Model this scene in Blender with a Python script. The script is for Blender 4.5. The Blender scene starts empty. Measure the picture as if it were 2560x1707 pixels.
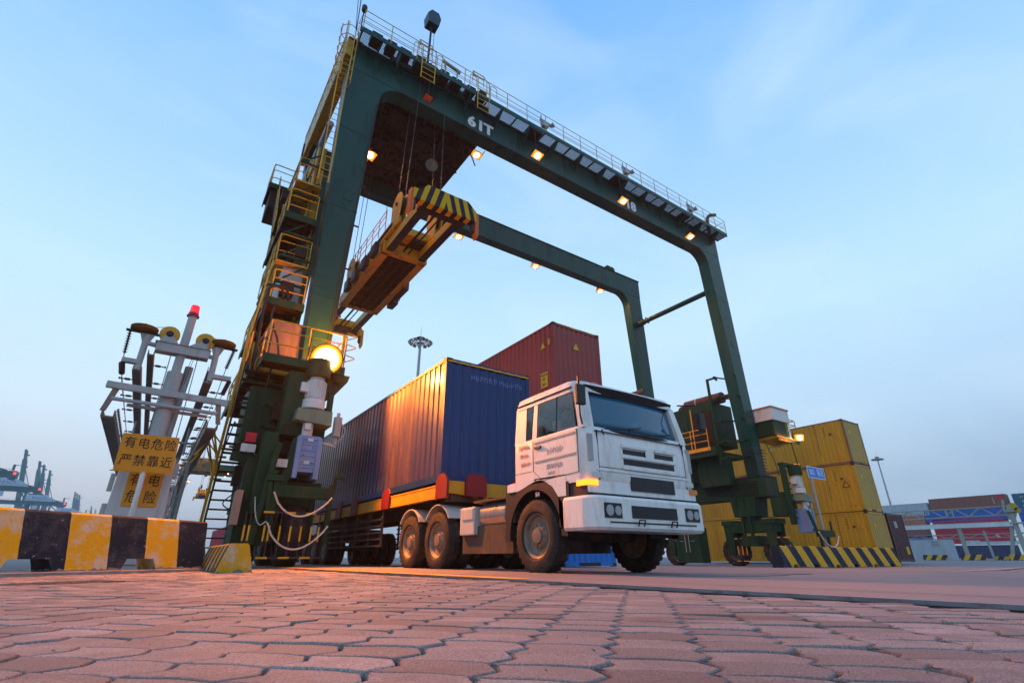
import bpy, bmesh, math, random
from mathutils import Vector, Matrix
R = math.radians
random.seed(7)
S = bpy.context.scene
COL = S.collection

# ------------------------------------------------------------------ camera
def make_camera():
    az, pitch, roll = R(55.23), R(23.55), R(-0.16)
    hd = Vector((math.cos(az), math.sin(az), 0)); rt = Vector((math.sin(az), -math.cos(az), 0)); up = Vector((0, 0, 1))
    fw = hd*math.cos(pitch) + up*math.sin(pitch); u = -hd*math.sin(pitch) + up*math.cos(pitch)
    r2 = rt*math.cos(roll) + u*math.sin(roll); u2 = -rt*math.sin(roll) + u*math.cos(roll)
    cd = bpy.data.cameras.new('camera'); cam = bpy.data.objects.new('camera', cd); COL.objects.link(cam)
    cd.sensor_width = 36; cd.sensor_fit = 'HORIZONTAL'; cd.lens = 36*1236/2560
    cd.clip_start = 0.02; cd.clip_end = 6000
    m = Matrix((r2, u2, -fw)).transposed().to_4x4(); m.translation = Vector((0, 0, 0.22))
    cam.matrix_world = m
    S.camera = cam
make_camera()

# ------------------------------------------------------------------ world: dusk sky with thin cloud
SUN_AZ, SUN_EL = R(100), R(4)      # where the sun has gone down: behind the crane's left leg
def make_world():
    w = bpy.data.worlds.new('World'); S.world = w; w.use_nodes = True
    n, l = w.node_tree.nodes, w.node_tree.links
    n.clear()
    out = n.new('ShaderNodeOutputWorld'); bg = n.new('ShaderNodeBackground'); l.new(bg.outputs[0], out.inputs[0])
    sky = n.new('ShaderNodeTexSky'); sky.sky_type = 'NISHITA'; sky.sun_disc = False
    sky.sun_elevation = SUN_EL; sky.sun_rotation = R(90) - SUN_AZ
    sky.air_density = 1.6; sky.dust_density = 1.2; sky.ozone_density = 2.5
    tc = n.new('ShaderNodeTexCoord'); sep = n.new('ShaderNodeSeparateXYZ'); l.new(tc.outputs['Generated'], sep.inputs[0])
    # thin haze and cloud veil of the evening: brightness by height over the horizon
    ramp = n.new('ShaderNodeValToRGB'); l.new(sep.outputs['Z'], ramp.inputs[0])
    e = ramp.color_ramp; e.elements[0].position = 0.0; e.elements[0].color = (.49, .545, .60, 1)
    e.elements[1].position = 1.0; e.elements[1].color = (.10, .28, .64, 1)
    for p, c in ((.10, (.52, .63, .75)), (.22, (.60, .79, .96)), (.40, (.52, .78, 1.0)), (.58, (.38, .645, .99)), (.75, (.26, .53, .97)), (.86, (.185, .445, .89))):
        k = e.elements.new(p); k.color = (*c, 1)
    # away from the glow the low sky is dimmer and bluer
    dot = n.new('ShaderNodeVectorMath'); dot.operation = 'DOT_PRODUCT'; l.new(tc.outputs['Generated'], dot.inputs[0])
    dot.inputs[1].default_value = (math.cos(SUN_AZ-R(8)), math.sin(SUN_AZ-R(8)), 0)
    mr = n.new('ShaderNodeMapRange'); mr.inputs['From Min'].default_value = -.1; mr.inputs['From Max'].default_value = .95
    mr.inputs['To Min'].default_value = 0; mr.inputs['To Max'].default_value = 1; mr.clamp = True
    l.new(dot.outputs['Value'], mr.inputs['Value'])
    low = n.new('ShaderNodeMapRange'); low.inputs['From Min'].default_value = .45; low.inputs['From Max'].default_value = 0.0; low.clamp = True
    l.new(sep.outputs['Z'], low.inputs['Value'])
    inv = n.new('ShaderNodeMath'); inv.operation = 'SUBTRACT'; inv.inputs[0].default_value = 1; l.new(mr.outputs[0], inv.inputs[1])
    fac = n.new('ShaderNodeMath'); fac.operation = 'MULTIPLY'; l.new(inv.outputs[0], fac.inputs[0]); l.new(low.outputs[0], fac.inputs[1])
    dim = n.new('ShaderNodeMix'); dim.data_type = 'RGBA'; dim.blend_type = 'MULTIPLY'
    l.new(fac.outputs[0], dim.inputs['Factor']); l.new(ramp.outputs[0], dim.inputs['A']); dim.inputs['B'].default_value = (.42, .58, .76, 1)
    # wispy cloud
    mp = n.new('ShaderNodeMapping'); mp.inputs['Scale'].default_value = (1.6, 2.4, 4.2); mp.inputs['Rotation'].default_value = (.3, .5, .7)
    l.new(tc.outputs['Generated'], mp.inputs[0])
    no = n.new('ShaderNodeTexNoise'); no.inputs['Scale'].default_value = 1.5; no.inputs['Detail'].default_value = 7; no.inputs['Roughness'].default_value = .5; no.inputs['Distortion'].default_value = .6
    l.new(mp.outputs[0], no.inputs['Vector'])
    cr = n.new('ShaderNodeMapRange'); cr.inputs['From Min'].default_value = .46; cr.inputs['From Max'].default_value = .78; cr.inputs['To Max'].default_value = .34; cr.clamp = True
    l.new(no.outputs[0], cr.inputs['Value'])
    cl = n.new('ShaderNodeMix'); cl.data_type = 'RGBA'; l.new(cr.outputs[0], cl.inputs['Factor']); l.new(dim.outputs['Result'], cl.inputs['A']); cl.inputs['B'].default_value = (.72, .86, .98, 1)
    # physical dusk sky underneath
    sm = n.new('ShaderNodeVectorMath'); sm.operation = 'SCALE'; sm.inputs['Scale'].default_value = .10; l.new(sky.outputs[0], sm.inputs[0])
    mx = n.new('ShaderNodeMix'); mx.data_type = 'RGBA'; mx.inputs['Factor'].default_value = .92; l.new(sm.outputs[0], mx.inputs['A']); l.new(cl.outputs['Result'], mx.inputs['B'])
    l.new(mx.outputs['Result'], bg.inputs[0]); bg.inputs[1].default_value = 1.26
make_world()

def make_sun():
    sd = bpy.data.lights.new('sun', 'SUN'); sd.energy = .25; sd.angle = R(25); sd.color = (1, .93, .86)
    so = bpy.data.objects.new('sun', sd); COL.objects.link(so)
    d = Vector((math.cos(R(215))*math.cos(R(28)), math.sin(R(215))*math.cos(R(28)), math.sin(R(28))))   # last light from the open sky behind the camera
    so.rotation_euler = d.to_track_quat('Z', 'Y').to_euler(); so.location = (0, 0, 40)
make_sun()
S.view_settings.view_transform = 'Standard'; S.view_settings.look = 'None'; S.view_settings.exposure = 0; S.view_settings.gamma = 1
S.render.engine = 'CYCLES'
S.cycles.max_bounces = 6; S.cycles.sample_clamp_indirect = 4; S.cycles.sample_clamp_direct = 12
S.cycles.use_denoising = True

# ------------------------------------------------------------------ mesh helpers
ORG = {}
class MB:
    def __init__(s): s.v = []; s.f = []; s.mi = []; s.c = 0
    def add(s, vs, fs):
        b = len(s.v); s.v += [Vector(p) for p in vs]
        for f in fs: s.f.append([i+b for i in f]); s.mi.append(s.c)
        return s
    def m(s, i): s.c = i; return s
    def box(s, x0, x1, y0, y1, z0, z1):
        return s.add([(x0,y0,z0),(x1,y0,z0),(x1,y1,z0),(x0,y1,z0),(x0,y0,z1),(x1,y0,z1),(x1,y1,z1),(x0,y1,z1)],
                     [(0,3,2,1),(4,5,6,7),(0,1,5,4),(1,2,6,5),(2,3,7,6),(3,0,4,7)])
    def cb(s, c, d): return s.box(c[0]-d[0]/2, c[0]+d[0]/2, c[1]-d[1]/2, c[1]+d[1]/2, c[2]-d[2]/2, c[2]+d[2]/2)
    def frame(s, p, q, up=(0,0,1)):
        p, q = Vector(p), Vector(q); d = (q-p).normalized(); up = Vector(up)
        if abs(d.dot(up)) > .98: up = Vector((1,0,0)) if abs(d.x) < .9 else Vector((0,1,0))
        a = d.cross(up).normalized(); b = a.cross(d).normalized()
        return p, q, a, b
    def bar(s, p, q, w, h, up=(0,0,1)):
        p, q, a, b = s.frame(p, q, up); vs = []
        for e in (p, q):
            for sx, sy in ((-1,-1),(1,-1),(1,1),(-1,1)): vs.append(e + a*sx*w/2 + b*sy*h/2)
        return s.add(vs, [(0,1,2,3),(7,6,5,4),(0,4,5,1),(1,5,6,2),(2,6,7,3),(3,7,4,0)])
    def cyl(s, p, q, r0, r1=None, n=12, caps=True):
        r1 = r0 if r1 is None else r1
        p, q, a, b = s.frame(p, q); vs = []
        for e, r in ((p, r0), (q, r1)):
            for i in range(n): t = 2*math.pi*i/n; vs.append(e + a*r*math.cos(t) + b*r*math.sin(t))
        fs = [(i, (i+1) % n, n+(i+1) % n, n+i) for i in range(n)]
        if caps: fs += [tuple(range(n)), tuple(range(2*n-1, n-1, -1))]
        return s.add(vs, fs)
    def tube(s, pts, r, n=6, closed=False):
        pts = [Vector(p) for p in pts]; k = len(pts); vs = []; nrm = None
        for i, p in enumerate(pts):
            if closed: d = (pts[(i+1) % k]-pts[i-1])
            else: d = pts[min(i+1, k-1)]-pts[max(i-1, 0)]
            d = d.normalized()
            if nrm is None:
                u = Vector((0,0,1)) if abs(d.z) < .9 else Vector((1,0,0)); nrm = d.cross(u).normalized()
            else:
                nrm = (nrm - d*nrm.dot(d)); nrm = nrm.normalized() if nrm.length > 1e-6 else d.orthogonal().normalized()
            b = d.cross(nrm)
            for j in range(n): t = 2*math.pi*j/n; vs.append(p + nrm*r*math.cos(t) + b*r*math.sin(t))
        fs = []
        for i in range(k if closed else k-1):
            a0, a1 = i*n, ((i+1) % k)*n
            for j in range(n): fs.append((a0+j, a0+(j+1) % n, a1+(j+1) % n, a1+j))
        if not closed: fs += [tuple(range(n-1, -1, -1)), tuple(range((k-1)*n, k*n))]
        return s.add(vs, fs)
    def prism(s, poly, ax, a, b):
        n = len(poly)
        def P(u, v, w): return {0: (w, u, v), 1: (u, w, v), 2: (u, v, w)}[ax]
        vs = [P(u, v, a) for u, v in poly] + [P(u, v, b) for u, v in poly]
        fs = [tuple(range(n)), tuple(range(2*n-1, n-1, -1))] + [(i, (i+1) % n, n+(i+1) % n, n+i) for i in range(n)]
        return s.add(vs, fs)
    def lathe(s, p, axis, prof, n=20, caps=True):
        p = Vector(p); d = Vector(axis).normalized(); _, _, a, b = s.frame(p, p+d); vs = []; k = len(prof)
        for r, h in prof:
            for i in range(n): t = 2*math.pi*i/n; vs.append(p + d*h + (a*math.cos(t)+b*math.sin(t))*max(r, 1e-4))
        fs = [(j*n+i, j*n+(i+1) % n, (j+1)*n+(i+1) % n, (j+1)*n+i) for j in range(k-1) for i in range(n)]
        if caps: fs += [tuple(range(n)), tuple(range(k*n-1, (k-1)*n-1, -1))]
        return s.add(vs, fs)
    def quad(s, *p): return s.add(p, [tuple(range(len(p)))])
    def sheet(s, rows):
        """rows of points (equal length) joined into a surface"""
        n = len(rows[0]); vs = [p for r in rows for p in r]
        return s.add(vs, [(i*n+j, i*n+j+1, (i+1)*n+j+1, (i+1)*n+j) for i in range(len(rows)-1) for j in range(n-1)])
    def rot(s, c, ang, ax='Z', start=0):
        m = Matrix.Translation(c) @ Matrix.Rotation(ang, 4, ax) @ Matrix.Translation(-Vector(c))
        for i in range(start, len(s.v)): s.v[i] = m @ s.v[i]
        return s
    def xf(s, m):
        s.v = [m @ p for p in s.v]; return s
    def build(s, name, mats, parent=None, smooth=False, bevel=0, fix=True):
        if not isinstance(mats, (list, tuple)): mats = [mats]
        lo = Vector([min(p[i] for p in s.v) for i in range(3)]); hi = Vector([max(p[i] for p in s.v) for i in range(3)])
        c = (lo+hi)/2
        if parent is None: c.z = lo.z
        me = bpy.data.meshes.new(name); me.from_pydata([p-c for p in s.v], [], s.f)
        [me.materials.append(m_) for m_ in mats if m_ is not None]
        if len(mats) > 1: me.polygons.foreach_set('material_index', s.mi)
        if fix:
            bm = bmesh.new(); bm.from_mesh(me); bmesh.ops.recalc_face_normals(bm, faces=bm.faces[:]); bm.to_mesh(me); bm.free()
        if smooth: me.shade_smooth(); me.set_sharp_from_angle(angle=R(35))
        me.update()
        o = bpy.data.objects.new(name, me); COL.objects.link(o)
        if bevel:
            bv = o.modifiers.new('bevel', 'BEVEL'); bv.width = bevel; bv.segments = 2; bv.limit_method = 'ANGLE'; bv.angle_limit = R(40)
        ORG[o] = c
        if parent is not None: o.parent = parent; o.location = c - ORG[parent]
        else: o.location = c
        return o

def tag(o, label=None, cat=None, group=None, kind=None):
    if label: o['label'] = label
    if cat: o['category'] = cat
    if group: o['group'] = group
    if kind: o['kind'] = kind
    return o
def thing(name, label, cat, loc, group=None):
    o = bpy.data.objects.new(name, None); COL.objects.link(o); o.location = loc; ORG[o] = Vector(loc); o.empty_display_size = .3
    return tag(o, label, cat, group)
def subroot(name, parent, loc):
    o = bpy.data.objects.new(name, None); COL.objects.link(o); o.parent = parent; ORG[o] = Vector(loc); o.location = Vector(loc)-ORG[parent]; return o
def copy_tree(o, parent=None):
    c = o.copy(); COL.objects.link(c)
    if parent is not None: c.parent = parent
    for ch in o.children: copy_tree(ch, c)
    return c
def dup(o, loc, label, group=None, rz=None):
    c = copy_tree(o); c.location = loc; c['label'] = label
    if group: c['group'] = group
    if rz is not None: c.rotation_euler = (0, 0, rz)
    ORG[c] = Vector(loc)
    return c

def text(name, body, size, mat, parent, loc, xdir, updir, ext=.004, align='CENTER', sx=1.0, bold=0.0):
    """lettering as a real mesh: xdir is the reading direction, updir is up"""
    cu = bpy.data.curves.new(name, 'FONT'); cu.body = body; cu.size = size; cu.align_x = align; cu.align_y = 'CENTER'; cu.extrude = ext; cu.resolution_u = 2; cu.offset = bold
    t = bpy.data.objects.new('tmp', cu); COL.objects.link(t)
    bpy.context.view_layer.update()
    me = bpy.data.meshes.new_from_object(t.evaluated_get(bpy.context.evaluated_depsgraph_get()))
    bpy.data.objects.remove(t); bpy.data.curves.remove(cu)
    me.name = name; me.materials.clear(); me.materials.append(mat)
    x = Vector(xdir).normalized(); y = Vector(updir).normalized(); z = x.cross(y)
    m = Matrix((x*sx, y, z)).transposed().to_4x4(); me.transform(m)
    o = bpy.data.objects.new(name, me); COL.objects.link(o); ORG[o] = Vector(loc)
    o.parent = parent; o.location = Vector(loc)-ORG[parent]
    return o

def strokes(mat, parent, loc, xdir, updir, n, h, name='marking', vertical=False, w=.62, seed=1):
    """a line of marks too small or too blurred in the photo to read: short separate strokes of paint"""
    rnd = random.Random(seed); x = Vector(xdir); u = Vector(updir); z = x.cross(u); mb = MB(); loc = Vector(loc)
    for i in range(n):
        c = loc + (u*(-(i-(n-1)/2)*h*1.15) if vertical else x*((i-(n-1)/2)*h*w*1.2)); hw = h*w/2
        for k in range(3):
            a, b = (rnd.uniform(-hw, hw), rnd.uniform(-h/2, h/2)), None
            if k == 0: p, q = c+x*rnd.uniform(-hw, -hw*.4)-u*h*.45, c+x*rnd.uniform(-hw, -hw*.3)+u*h*.45
            elif k == 1: p, q = c-x*hw*.8+u*rnd.uniform(-.4, .4)*h, c+x*hw*.8+u*rnd.uniform(-.4, .4)*h
            else: p, q = c+x*rnd.uniform(.1, .9)*hw-u*h*rnd.uniform(.1, .45), c+x*rnd.uniform(.3, .9)*hw+u*h*rnd.uniform(.1, .45)
            mb.bar(p+z*.0005*k, q+z*.0005*k, h*.14, .003, up=z)
    return mb.build(name, mat, parent)

def arc(cx, cy, r, a0, a1, n=8):
    return [(cx + r*math.cos(R(a0+(a1-a0)*i/n)), cy + r*math.sin(R(a0+(a1-a0)*i/n))) for i in range(n+1)]
def fillet_path(pts, r=.12, n=4):
    pts = [Vector(p) for p in pts]; out = [pts[0]]
    for i in range(1, len(pts)-1):
        a, b, c = pts[i-1], pts[i], pts[i+1]; d0 = (a-b); d1 = (c-b); rr = min(r, d0.length*.45, d1.length*.45)
        p0 = b+d0.normalized()*rr; p1 = b+d1.normalized()*rr
        for k in range(n+1): t = k/n; out.append(p0*(1-t)**2 + b*2*t*(1-t) + p1*t*t)
    out.append(pts[-1]); return out
def railing(mb, pts, h=1.1, step=1.2, r=.02, mids=(.36, .73)):
    """posts and three rails along a path of floor points"""
    pts = [Vector(p) for p in pts]; Z = Vector((0,0,1))
    for k in (*mids, 1.0): mb.tube(fillet_path([p+Z*h*k for p in pts], .15), r*(1.0 if k == 1 else .8), 6)
    for a, b in zip(pts[:-1], pts[1:]):
        n = max(1, round((b-a).length/step))
        for i in range(n+1):
            if i == n and b is not pts[-1]: continue
            p = a.lerp(b, i/n); mb.cyl(p, p+Z*h, r, n=6)
    return mb
def gz(x):
    """the yard falls gently away to the right"""
    return 0.0 if x < 4 else (-.0125*(x-4) if x < 25 else -.2625)
# ------------------------------------------------------------------ materials
def nodes(name):
    m = bpy.data.materials.new(name); m.use_nodes = True; nt = m.node_tree; return m, nt.nodes, nt.links, nt.nodes['Principled BSDF']
def M(name, base, rough=.5, metal=0, var=.18, vscale=3, dirt=None, damt=.5, dscale=2.2, bump=0, bscale=40, streak=True, coat=0, spec=.3):
    """paint or bare material with uneven tone, worn or dirty patches with a shape of their own, and a fine grain"""
    m, n, l, b = nodes(name)
    geo = n.new('ShaderNodeTexCoord'); src = geo.outputs['Object']
    mp = n.new('ShaderNodeMapping'); l.new(src, mp.inputs[0])
    if streak: mp.inputs['Scale'].default_value = (1, 1, .22)
    n1 = n.new('ShaderNodeTexNoise'); n1.inputs['Scale'].default_value = vscale; n1.inputs['Detail'].default_value = 6; l.new(mp.outputs[0], n1.inputs['Vector'])
    mr = n.new('ShaderNodeMapRange'); mr.inputs['From Min'].default_value = .3; mr.inputs['From Max'].default_value = .7; mr.inputs['To Min'].default_value = 1-var; mr.inputs['To Max'].default_value = 1+var
    l.new(n1.outputs[0], mr.inputs['Value'])
    mul = n.new('ShaderNodeVectorMath'); mul.operation = 'SCALE'; mul.inputs[0].default_value = base; l.new(mr.outputs[0], mul.inputs['Scale'])
    col = mul.outputs[0]
    if dirt is not None:
        n2 = n.new('ShaderNodeTexNoise'); n2.inputs['Scale'].default_value = dscale; n2.inputs['Detail'].default_value = 9; n2.inputs['Roughness'].default_value = .68; l.new(mp.outputs[0], n2.inputs['Vector'])
        r2 = n.new('ShaderNodeMapRange'); r2.inputs['From Min'].default_value = .5; r2.inputs['From Max'].default_value = .68; r2.inputs['To Max'].default_value = damt; r2.clamp = True
        l.new(n2.outputs[0], r2.inputs['Value'])
        mx = n.new('ShaderNodeMix'); mx.data_type = 'RGBA'; l.new(r2.outputs[0], mx.inputs['Factor']); l.new(col, mx.inputs['A']); mx.inputs['B'].default_value = (*dirt, 1)
        col = mx.outputs['Result']
    l.new(col, b.inputs['Base Color'])
    rr = n.new('ShaderNodeMapRange'); rr.inputs['To Min'].default_value = max(.05, rough-.12); rr.inputs['To Max'].default_value = min(1, rough+.12); l.new(n1.outputs[0], rr.inputs['Value']); l.new(rr.outputs[0], b.inputs['Roughness'])
    b.inputs['Metallic'].default_value = metal; b.inputs['Specular IOR Level'].default_value = spec
    if coat: b.inputs['Coat Weight'].default_value = coat; b.inputs['Coat Roughness'].default_value = .12
    if bump:
        n3 = n.new('ShaderNodeTexNoise'); n3.inputs['Scale'].default_value = bscale; n3.inputs['Detail'].default_value = 5; l.new(src, n3.inputs['Vector'])
        bp = n.new('ShaderNodeBump'); bp.inputs['Strength'].default_value = bump; bp.inputs['Distance'].default_value = .01; l.new(n3.outputs[0], bp.inputs['Height']); l.new(bp.outputs[0], b.inputs['Normal'])
    return m
def EM(name, col, strength):
    m, n, l, b = nodes(name); b.inputs['Base Color'].default_value = (*col, 1); b.inputs['Emission Color'].default_value = (*col, 1); b.inputs['Emission Strength'].default_value = strength
    b.inputs['Roughness'].default_value = .3; return m
def glass(name, tint, rough=.04):
    m, n, l, b = nodes(name); b.inputs['Base Color'].default_value = (*tint, 1); b.inputs['Roughness'].default_value = rough; b.inputs['Transmission Weight'].default_value = 1.0
    b.inputs['IOR'].default_value = 1.45; b.inputs['Coat Weight'].default_value = .0
    return m

RUST = (.13, .06, .03); GRIME = (.03, .028, .024); DUST = (.22, .18, .14)
GREEN = M('crane_green_paint', (.008, .060, .047), .30, var=.3, vscale=1.4, dirt=(.045, .028, .018), damt=.42, dscale=1.3, spec=.18)
GREEN2 = M('machinery_green_paint', (.007, .038, .014), .6, spec=.2, var=.3, vscale=3, dirt=(.05, .045, .025), damt=.6, dscale=2)
PALE_GREEN = M('pale_green_enamel', (.16, .21, .14), .45, dirt=RUST, damt=.4)
DARKSTEEL = M('dark_steel', (.022, .024, .024), .55, .3, dirt=RUST, damt=.5)
BROWN = M('grimy_underside_steel', (.020, .012, .008), .75, .0, dirt=(.010, .008, .006), damt=.7)
YELLOW = M('safety_yellow_paint', (.62, .33, .012), .42, var=.12, dirt=(.12, .07, .02), damt=.55, dscale=4)
SPR_YELLOW = M('spreader_yellow_paint', (.46, .29, .012), .45, var=.2, dirt=(.07, .045, .02), damt=.75, dscale=3)
BLACKP = M('black_hazard_paint', (.018, .02, .03), .5, dirt=(.1, .09, .07), damt=.3, dscale=6)
WHITEP = M('white_machine_paint', (.62, .62, .60), .45, var=.08, dirt=(.28, .22, .16), damt=.55, dscale=3)
GREYP = M('pale_grey_paint', (.40, .42, .42), .5, var=.1, dirt=(.2, .16, .12), damt=.45, dscale=3)
STATION = M('station_grey_paint', (.33, .345, .34), .5, var=.1, dirt=(.18, .14, .11), damt=.4, dscale=4)
RAILP = M('conductor_rail_casing', (.20, .16, .13), .6, var=.15, dirt=(.1, .07, .05), damt=.5)  # brown stands for shade and orange ground bounce on pale grey rails
CABINET = M('cabinet_grey_enamel', (.47, .46, .45), .45, var=.06, dirt=(.3, .27, .24), damt=.3)
BLUEGEAR = M('gear_unit_blue_enamel', (.17, .27, .47), .45, var=.12, dirt=(.3, .28, .26), damt=.35, dscale=8)
RUBBER = M('tyre_rubber', (.022, .021, .02), .85, var=.2, dirt=(.075, .058, .042), damt=.75, dscale=5, bump=.2, bscale=60, streak=False)
RIMM = M('dusty_steel_rim', (.17, .145, .115), .6, .2, dirt=(.07, .05, .035), damt=.6, dscale=7, streak=False)
CABLE = M('black_cable', (.015, .015, .016), .6)
ROPE = M('pale_nylon_hose', (.55, .50, .44), .6, dirt=(.15, .12, .09), damt=.5, dscale=14)
WIRE = M('wire_rope', (.05, .05, .052), .5, .5)
LETTER = M('white_lettering', (.82, .82, .84), .6, var=.1, dirt=(.2, .24, .22), damt=.5, dscale=6)
INK = M('black_lettering', (.012, .012, .014), .6)
SIGNY = M('sign_yellow_sheet', (.60, .235, .004), .45, var=.07, dirt=(.45, .25, .03), damt=.3, streak=False)
SIGNB = M('sign_blue_sheet', (.012, .17, .56), .4, var=.05)
SIGNW = M('sign_white_film', (.6, .72, .85), .4, var=.05)
POLE = M('galvanised_pole', (.30, .31, .32), .45, .4, dirt=(.2, .18, .16), damt=.3)
CHROME = M('bright_tank_metal', (.35, .35, .36), .3, .8, dirt=(.1, .08, .06), damt=.5)
SODIUM = EM('sodium_lamp_glow', (1.0, .23, .006), 2.0)
SODIUM_BIG = EM('sodium_lamp_hot', (1.0, .34, .012), 3.2)
ARC = EM('arc_tube_glow', (1.0, .72, .30), 60)
REDGLOW = EM('red_beacon_glow', (.9, .012, .03), .9)
REDDOT = EM('red_obstruction_light', (1, .03, .03), 6)
AMBER = EM('amber_indicator_glow', (1.0, .22, .01), 3.2)
INSUL = M('brown_insulator', (.06, .03, .026), .35)
REDP = M('red_machine_paint', (.17, .009, .013), .5, dirt=GRIME, damt=.5)
MUFFLER = M('rusty_silencer', (.085, .045, .038), .7, .2, dirt=(.15, .07, .04), damt=.5)

def hazard(name, yel, blk, period, lean, worn=.35, foot=True, along='X', phase=0, chevron=False):
    """slanting painted stripes, chipped down to the bare concrete"""
    m, n, l, b = nodes(name); tc = n.new('ShaderNodeTexCoord'); sp = n.new('ShaderNodeSeparateXYZ'); l.new(tc.outputs['Object'], sp.inputs[0])
    mu = n.new('ShaderNodeMath'); mu.operation = 'MULTIPLY_ADD'; l.new(sp.outputs['Z'], mu.inputs[0]); mu.inputs[1].default_value = lean
    ab = n.new('ShaderNodeMath'); ab.operation = 'ABSOLUTE' if chevron else 'ADD'; l.new(sp.outputs[along], ab.inputs[0]); ab.inputs[1].default_value = phase; l.new(ab.outputs[0], mu.inputs[2])
    no = n.new('ShaderNodeTexNoise'); no.inputs['Scale'].default_value = 9; no.inputs['Detail'].default_value = 4; l.new(tc.outputs['Object'], no.inputs['Vector'])
    ja = n.new('ShaderNodeMath'); ja.operation = 'MULTIPLY_ADD'; l.new(no.outputs[0], ja.inputs[0]); ja.inputs[1].default_value = .02; l.new(mu.outputs[0], ja.inputs[2])
    dv = n.new('ShaderNodeMath'); dv.operation = 'DIVIDE'; l.new(ja.outputs[0], dv.inputs[0]); dv.inputs[1].default_value = period
    fr = n.new('ShaderNodeMath'); fr.operation = 'FRACT'; l.new(dv.outputs[0], fr.inputs[0])
    gt = n.new('ShaderNodeMath'); gt.operation = 'GREATER_THAN'; l.new(fr.outputs[0], gt.inputs[0]); gt.inputs[1].default_value = .5
    mx = n.new('ShaderNodeMix'); mx.data_type = 'RGBA'; l.new(gt.outputs[0], mx.inputs['Factor']); mx.inputs['A'].default_value = (*yel, 1); mx.inputs['B'].default_value = (*blk, 1)
    # worn patches, mostly in the yellow
    n2 = n.new('ShaderNodeTexNoise'); n2.inputs['Scale'].default_value = 3.1; n2.inputs['Detail'].default_value = 10; n2.inputs['Roughness'].default_value = .7; l.new(tc.outputs['Object'], n2.inputs['Vector'])
    th = n.new('ShaderNodeMapRange'); th.inputs['From Min'].default_value = .60-worn*.25; th.inputs['From Max'].default_value = .70-worn*.2; th.clamp = True; th.inputs['To Max'].default_value = .8; l.new(n2.outputs[0], th.inputs['Value'])
    sub = n.new('ShaderNodeMath'); sub.operation = 'MULTIPLY_ADD'; l.new(gt.outputs[0], sub.inputs[0]); sub.inputs[1].default_value = -.93; sub.inputs[2].default_value = 1
    wf = n.new('ShaderNodeMath'); wf.operation = 'MULTIPLY'; l.new(th.outputs[0], wf.inputs[0]); l.new(sub.outputs[0], wf.inputs[1])
    m2 = n.new('ShaderNodeMix'); m2.data_type = 'RGBA'; l.new(wf.outputs[0], m2.inputs['Factor']); l.new(mx.outputs['Result'], m2.inputs['A']); m2.inputs['B'].default_value = (.42, .43, .38, 1)
    n4 = n.new('ShaderNodeTexNoise'); n4.inputs['Scale'].default_value = 26; n4.inputs['Detail'].default_value = 6; l.new(tc.outputs['Object'], n4.inputs['Vector'])
    ch = n.new('ShaderNodeMapRange'); ch.inputs['From Min'].default_value = .68; ch.inputs['From Max'].default_value = .72; ch.inputs['To Max'].default_value = .85; ch.clamp = True; l.new(n4.outputs[0], ch.inputs['Value'])
    m3 = n.new('ShaderNodeMix'); m3.data_type = 'RGBA'; l.new(ch.outputs[0], m3.inputs['Factor']); l.new(m2.outputs['Result'], m3.inputs['A']); m3.inputs['B'].default_value = (.36, .33, .29, 1)
    # scraped bare concrete along the foot
    ft = n.new('ShaderNodeMath'); ft.operation = 'MULTIPLY_ADD'; l.new(no.outputs[0], ft.inputs[0]); ft.inputs[1].default_value = -.16; l.new(sp.outputs['Z'], ft.inputs[2])
    fl = n.new('ShaderNodeMath'); fl.operation = 'LESS_THAN'; l.new(ft.outputs[0], fl.inputs[0]); fl.inputs[1].default_value = -.055 if foot else -99
    m4 = n.new('ShaderNodeMix'); m4.data_type = 'RGBA'; l.new(fl.outputs[0], m4.inputs['Factor']); l.new(m3.outputs['Result'], m4.inputs['A']); m4.inputs['B'].default_value = (.2, .17, .15, 1)
    l.new(m4.outputs['Result'], b.inputs['Base Color']); b.inputs['Roughness'].default_value = .7; b.inputs['Specular IOR Level'].default_value = .12
    bp = n.new('ShaderNodeBump'); bp.inputs['Strength'].default_value = .35; bp.inputs['Distance'].default_value = .012; l.new(n4.outputs[0], bp.inputs['Height']); l.new(bp.outputs[0], b.inputs['Normal'])
    return m
HZ_BIG = hazard('worn_barrier_stripes', (.54, .33, .012), (.003, .016, .034), 1.22, .10, .5, phase=1.60)
HZ_RIGHT = hazard('barrier_stripes', (.55, .31, .02), (.02, .028, .045), .98, .42, .15)
HZ_LOW = hazard('faded_barrier_stripes', (.50, .30, .02), (.05, .05, .06), .44, .30, .42, phase=1.36)
HZ_SPR = hazard('spreader_hazard_stripes', (.58, .34, .012), (.02, .02, .03), .36, .25, .0, foot=False, chevron=True)

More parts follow.
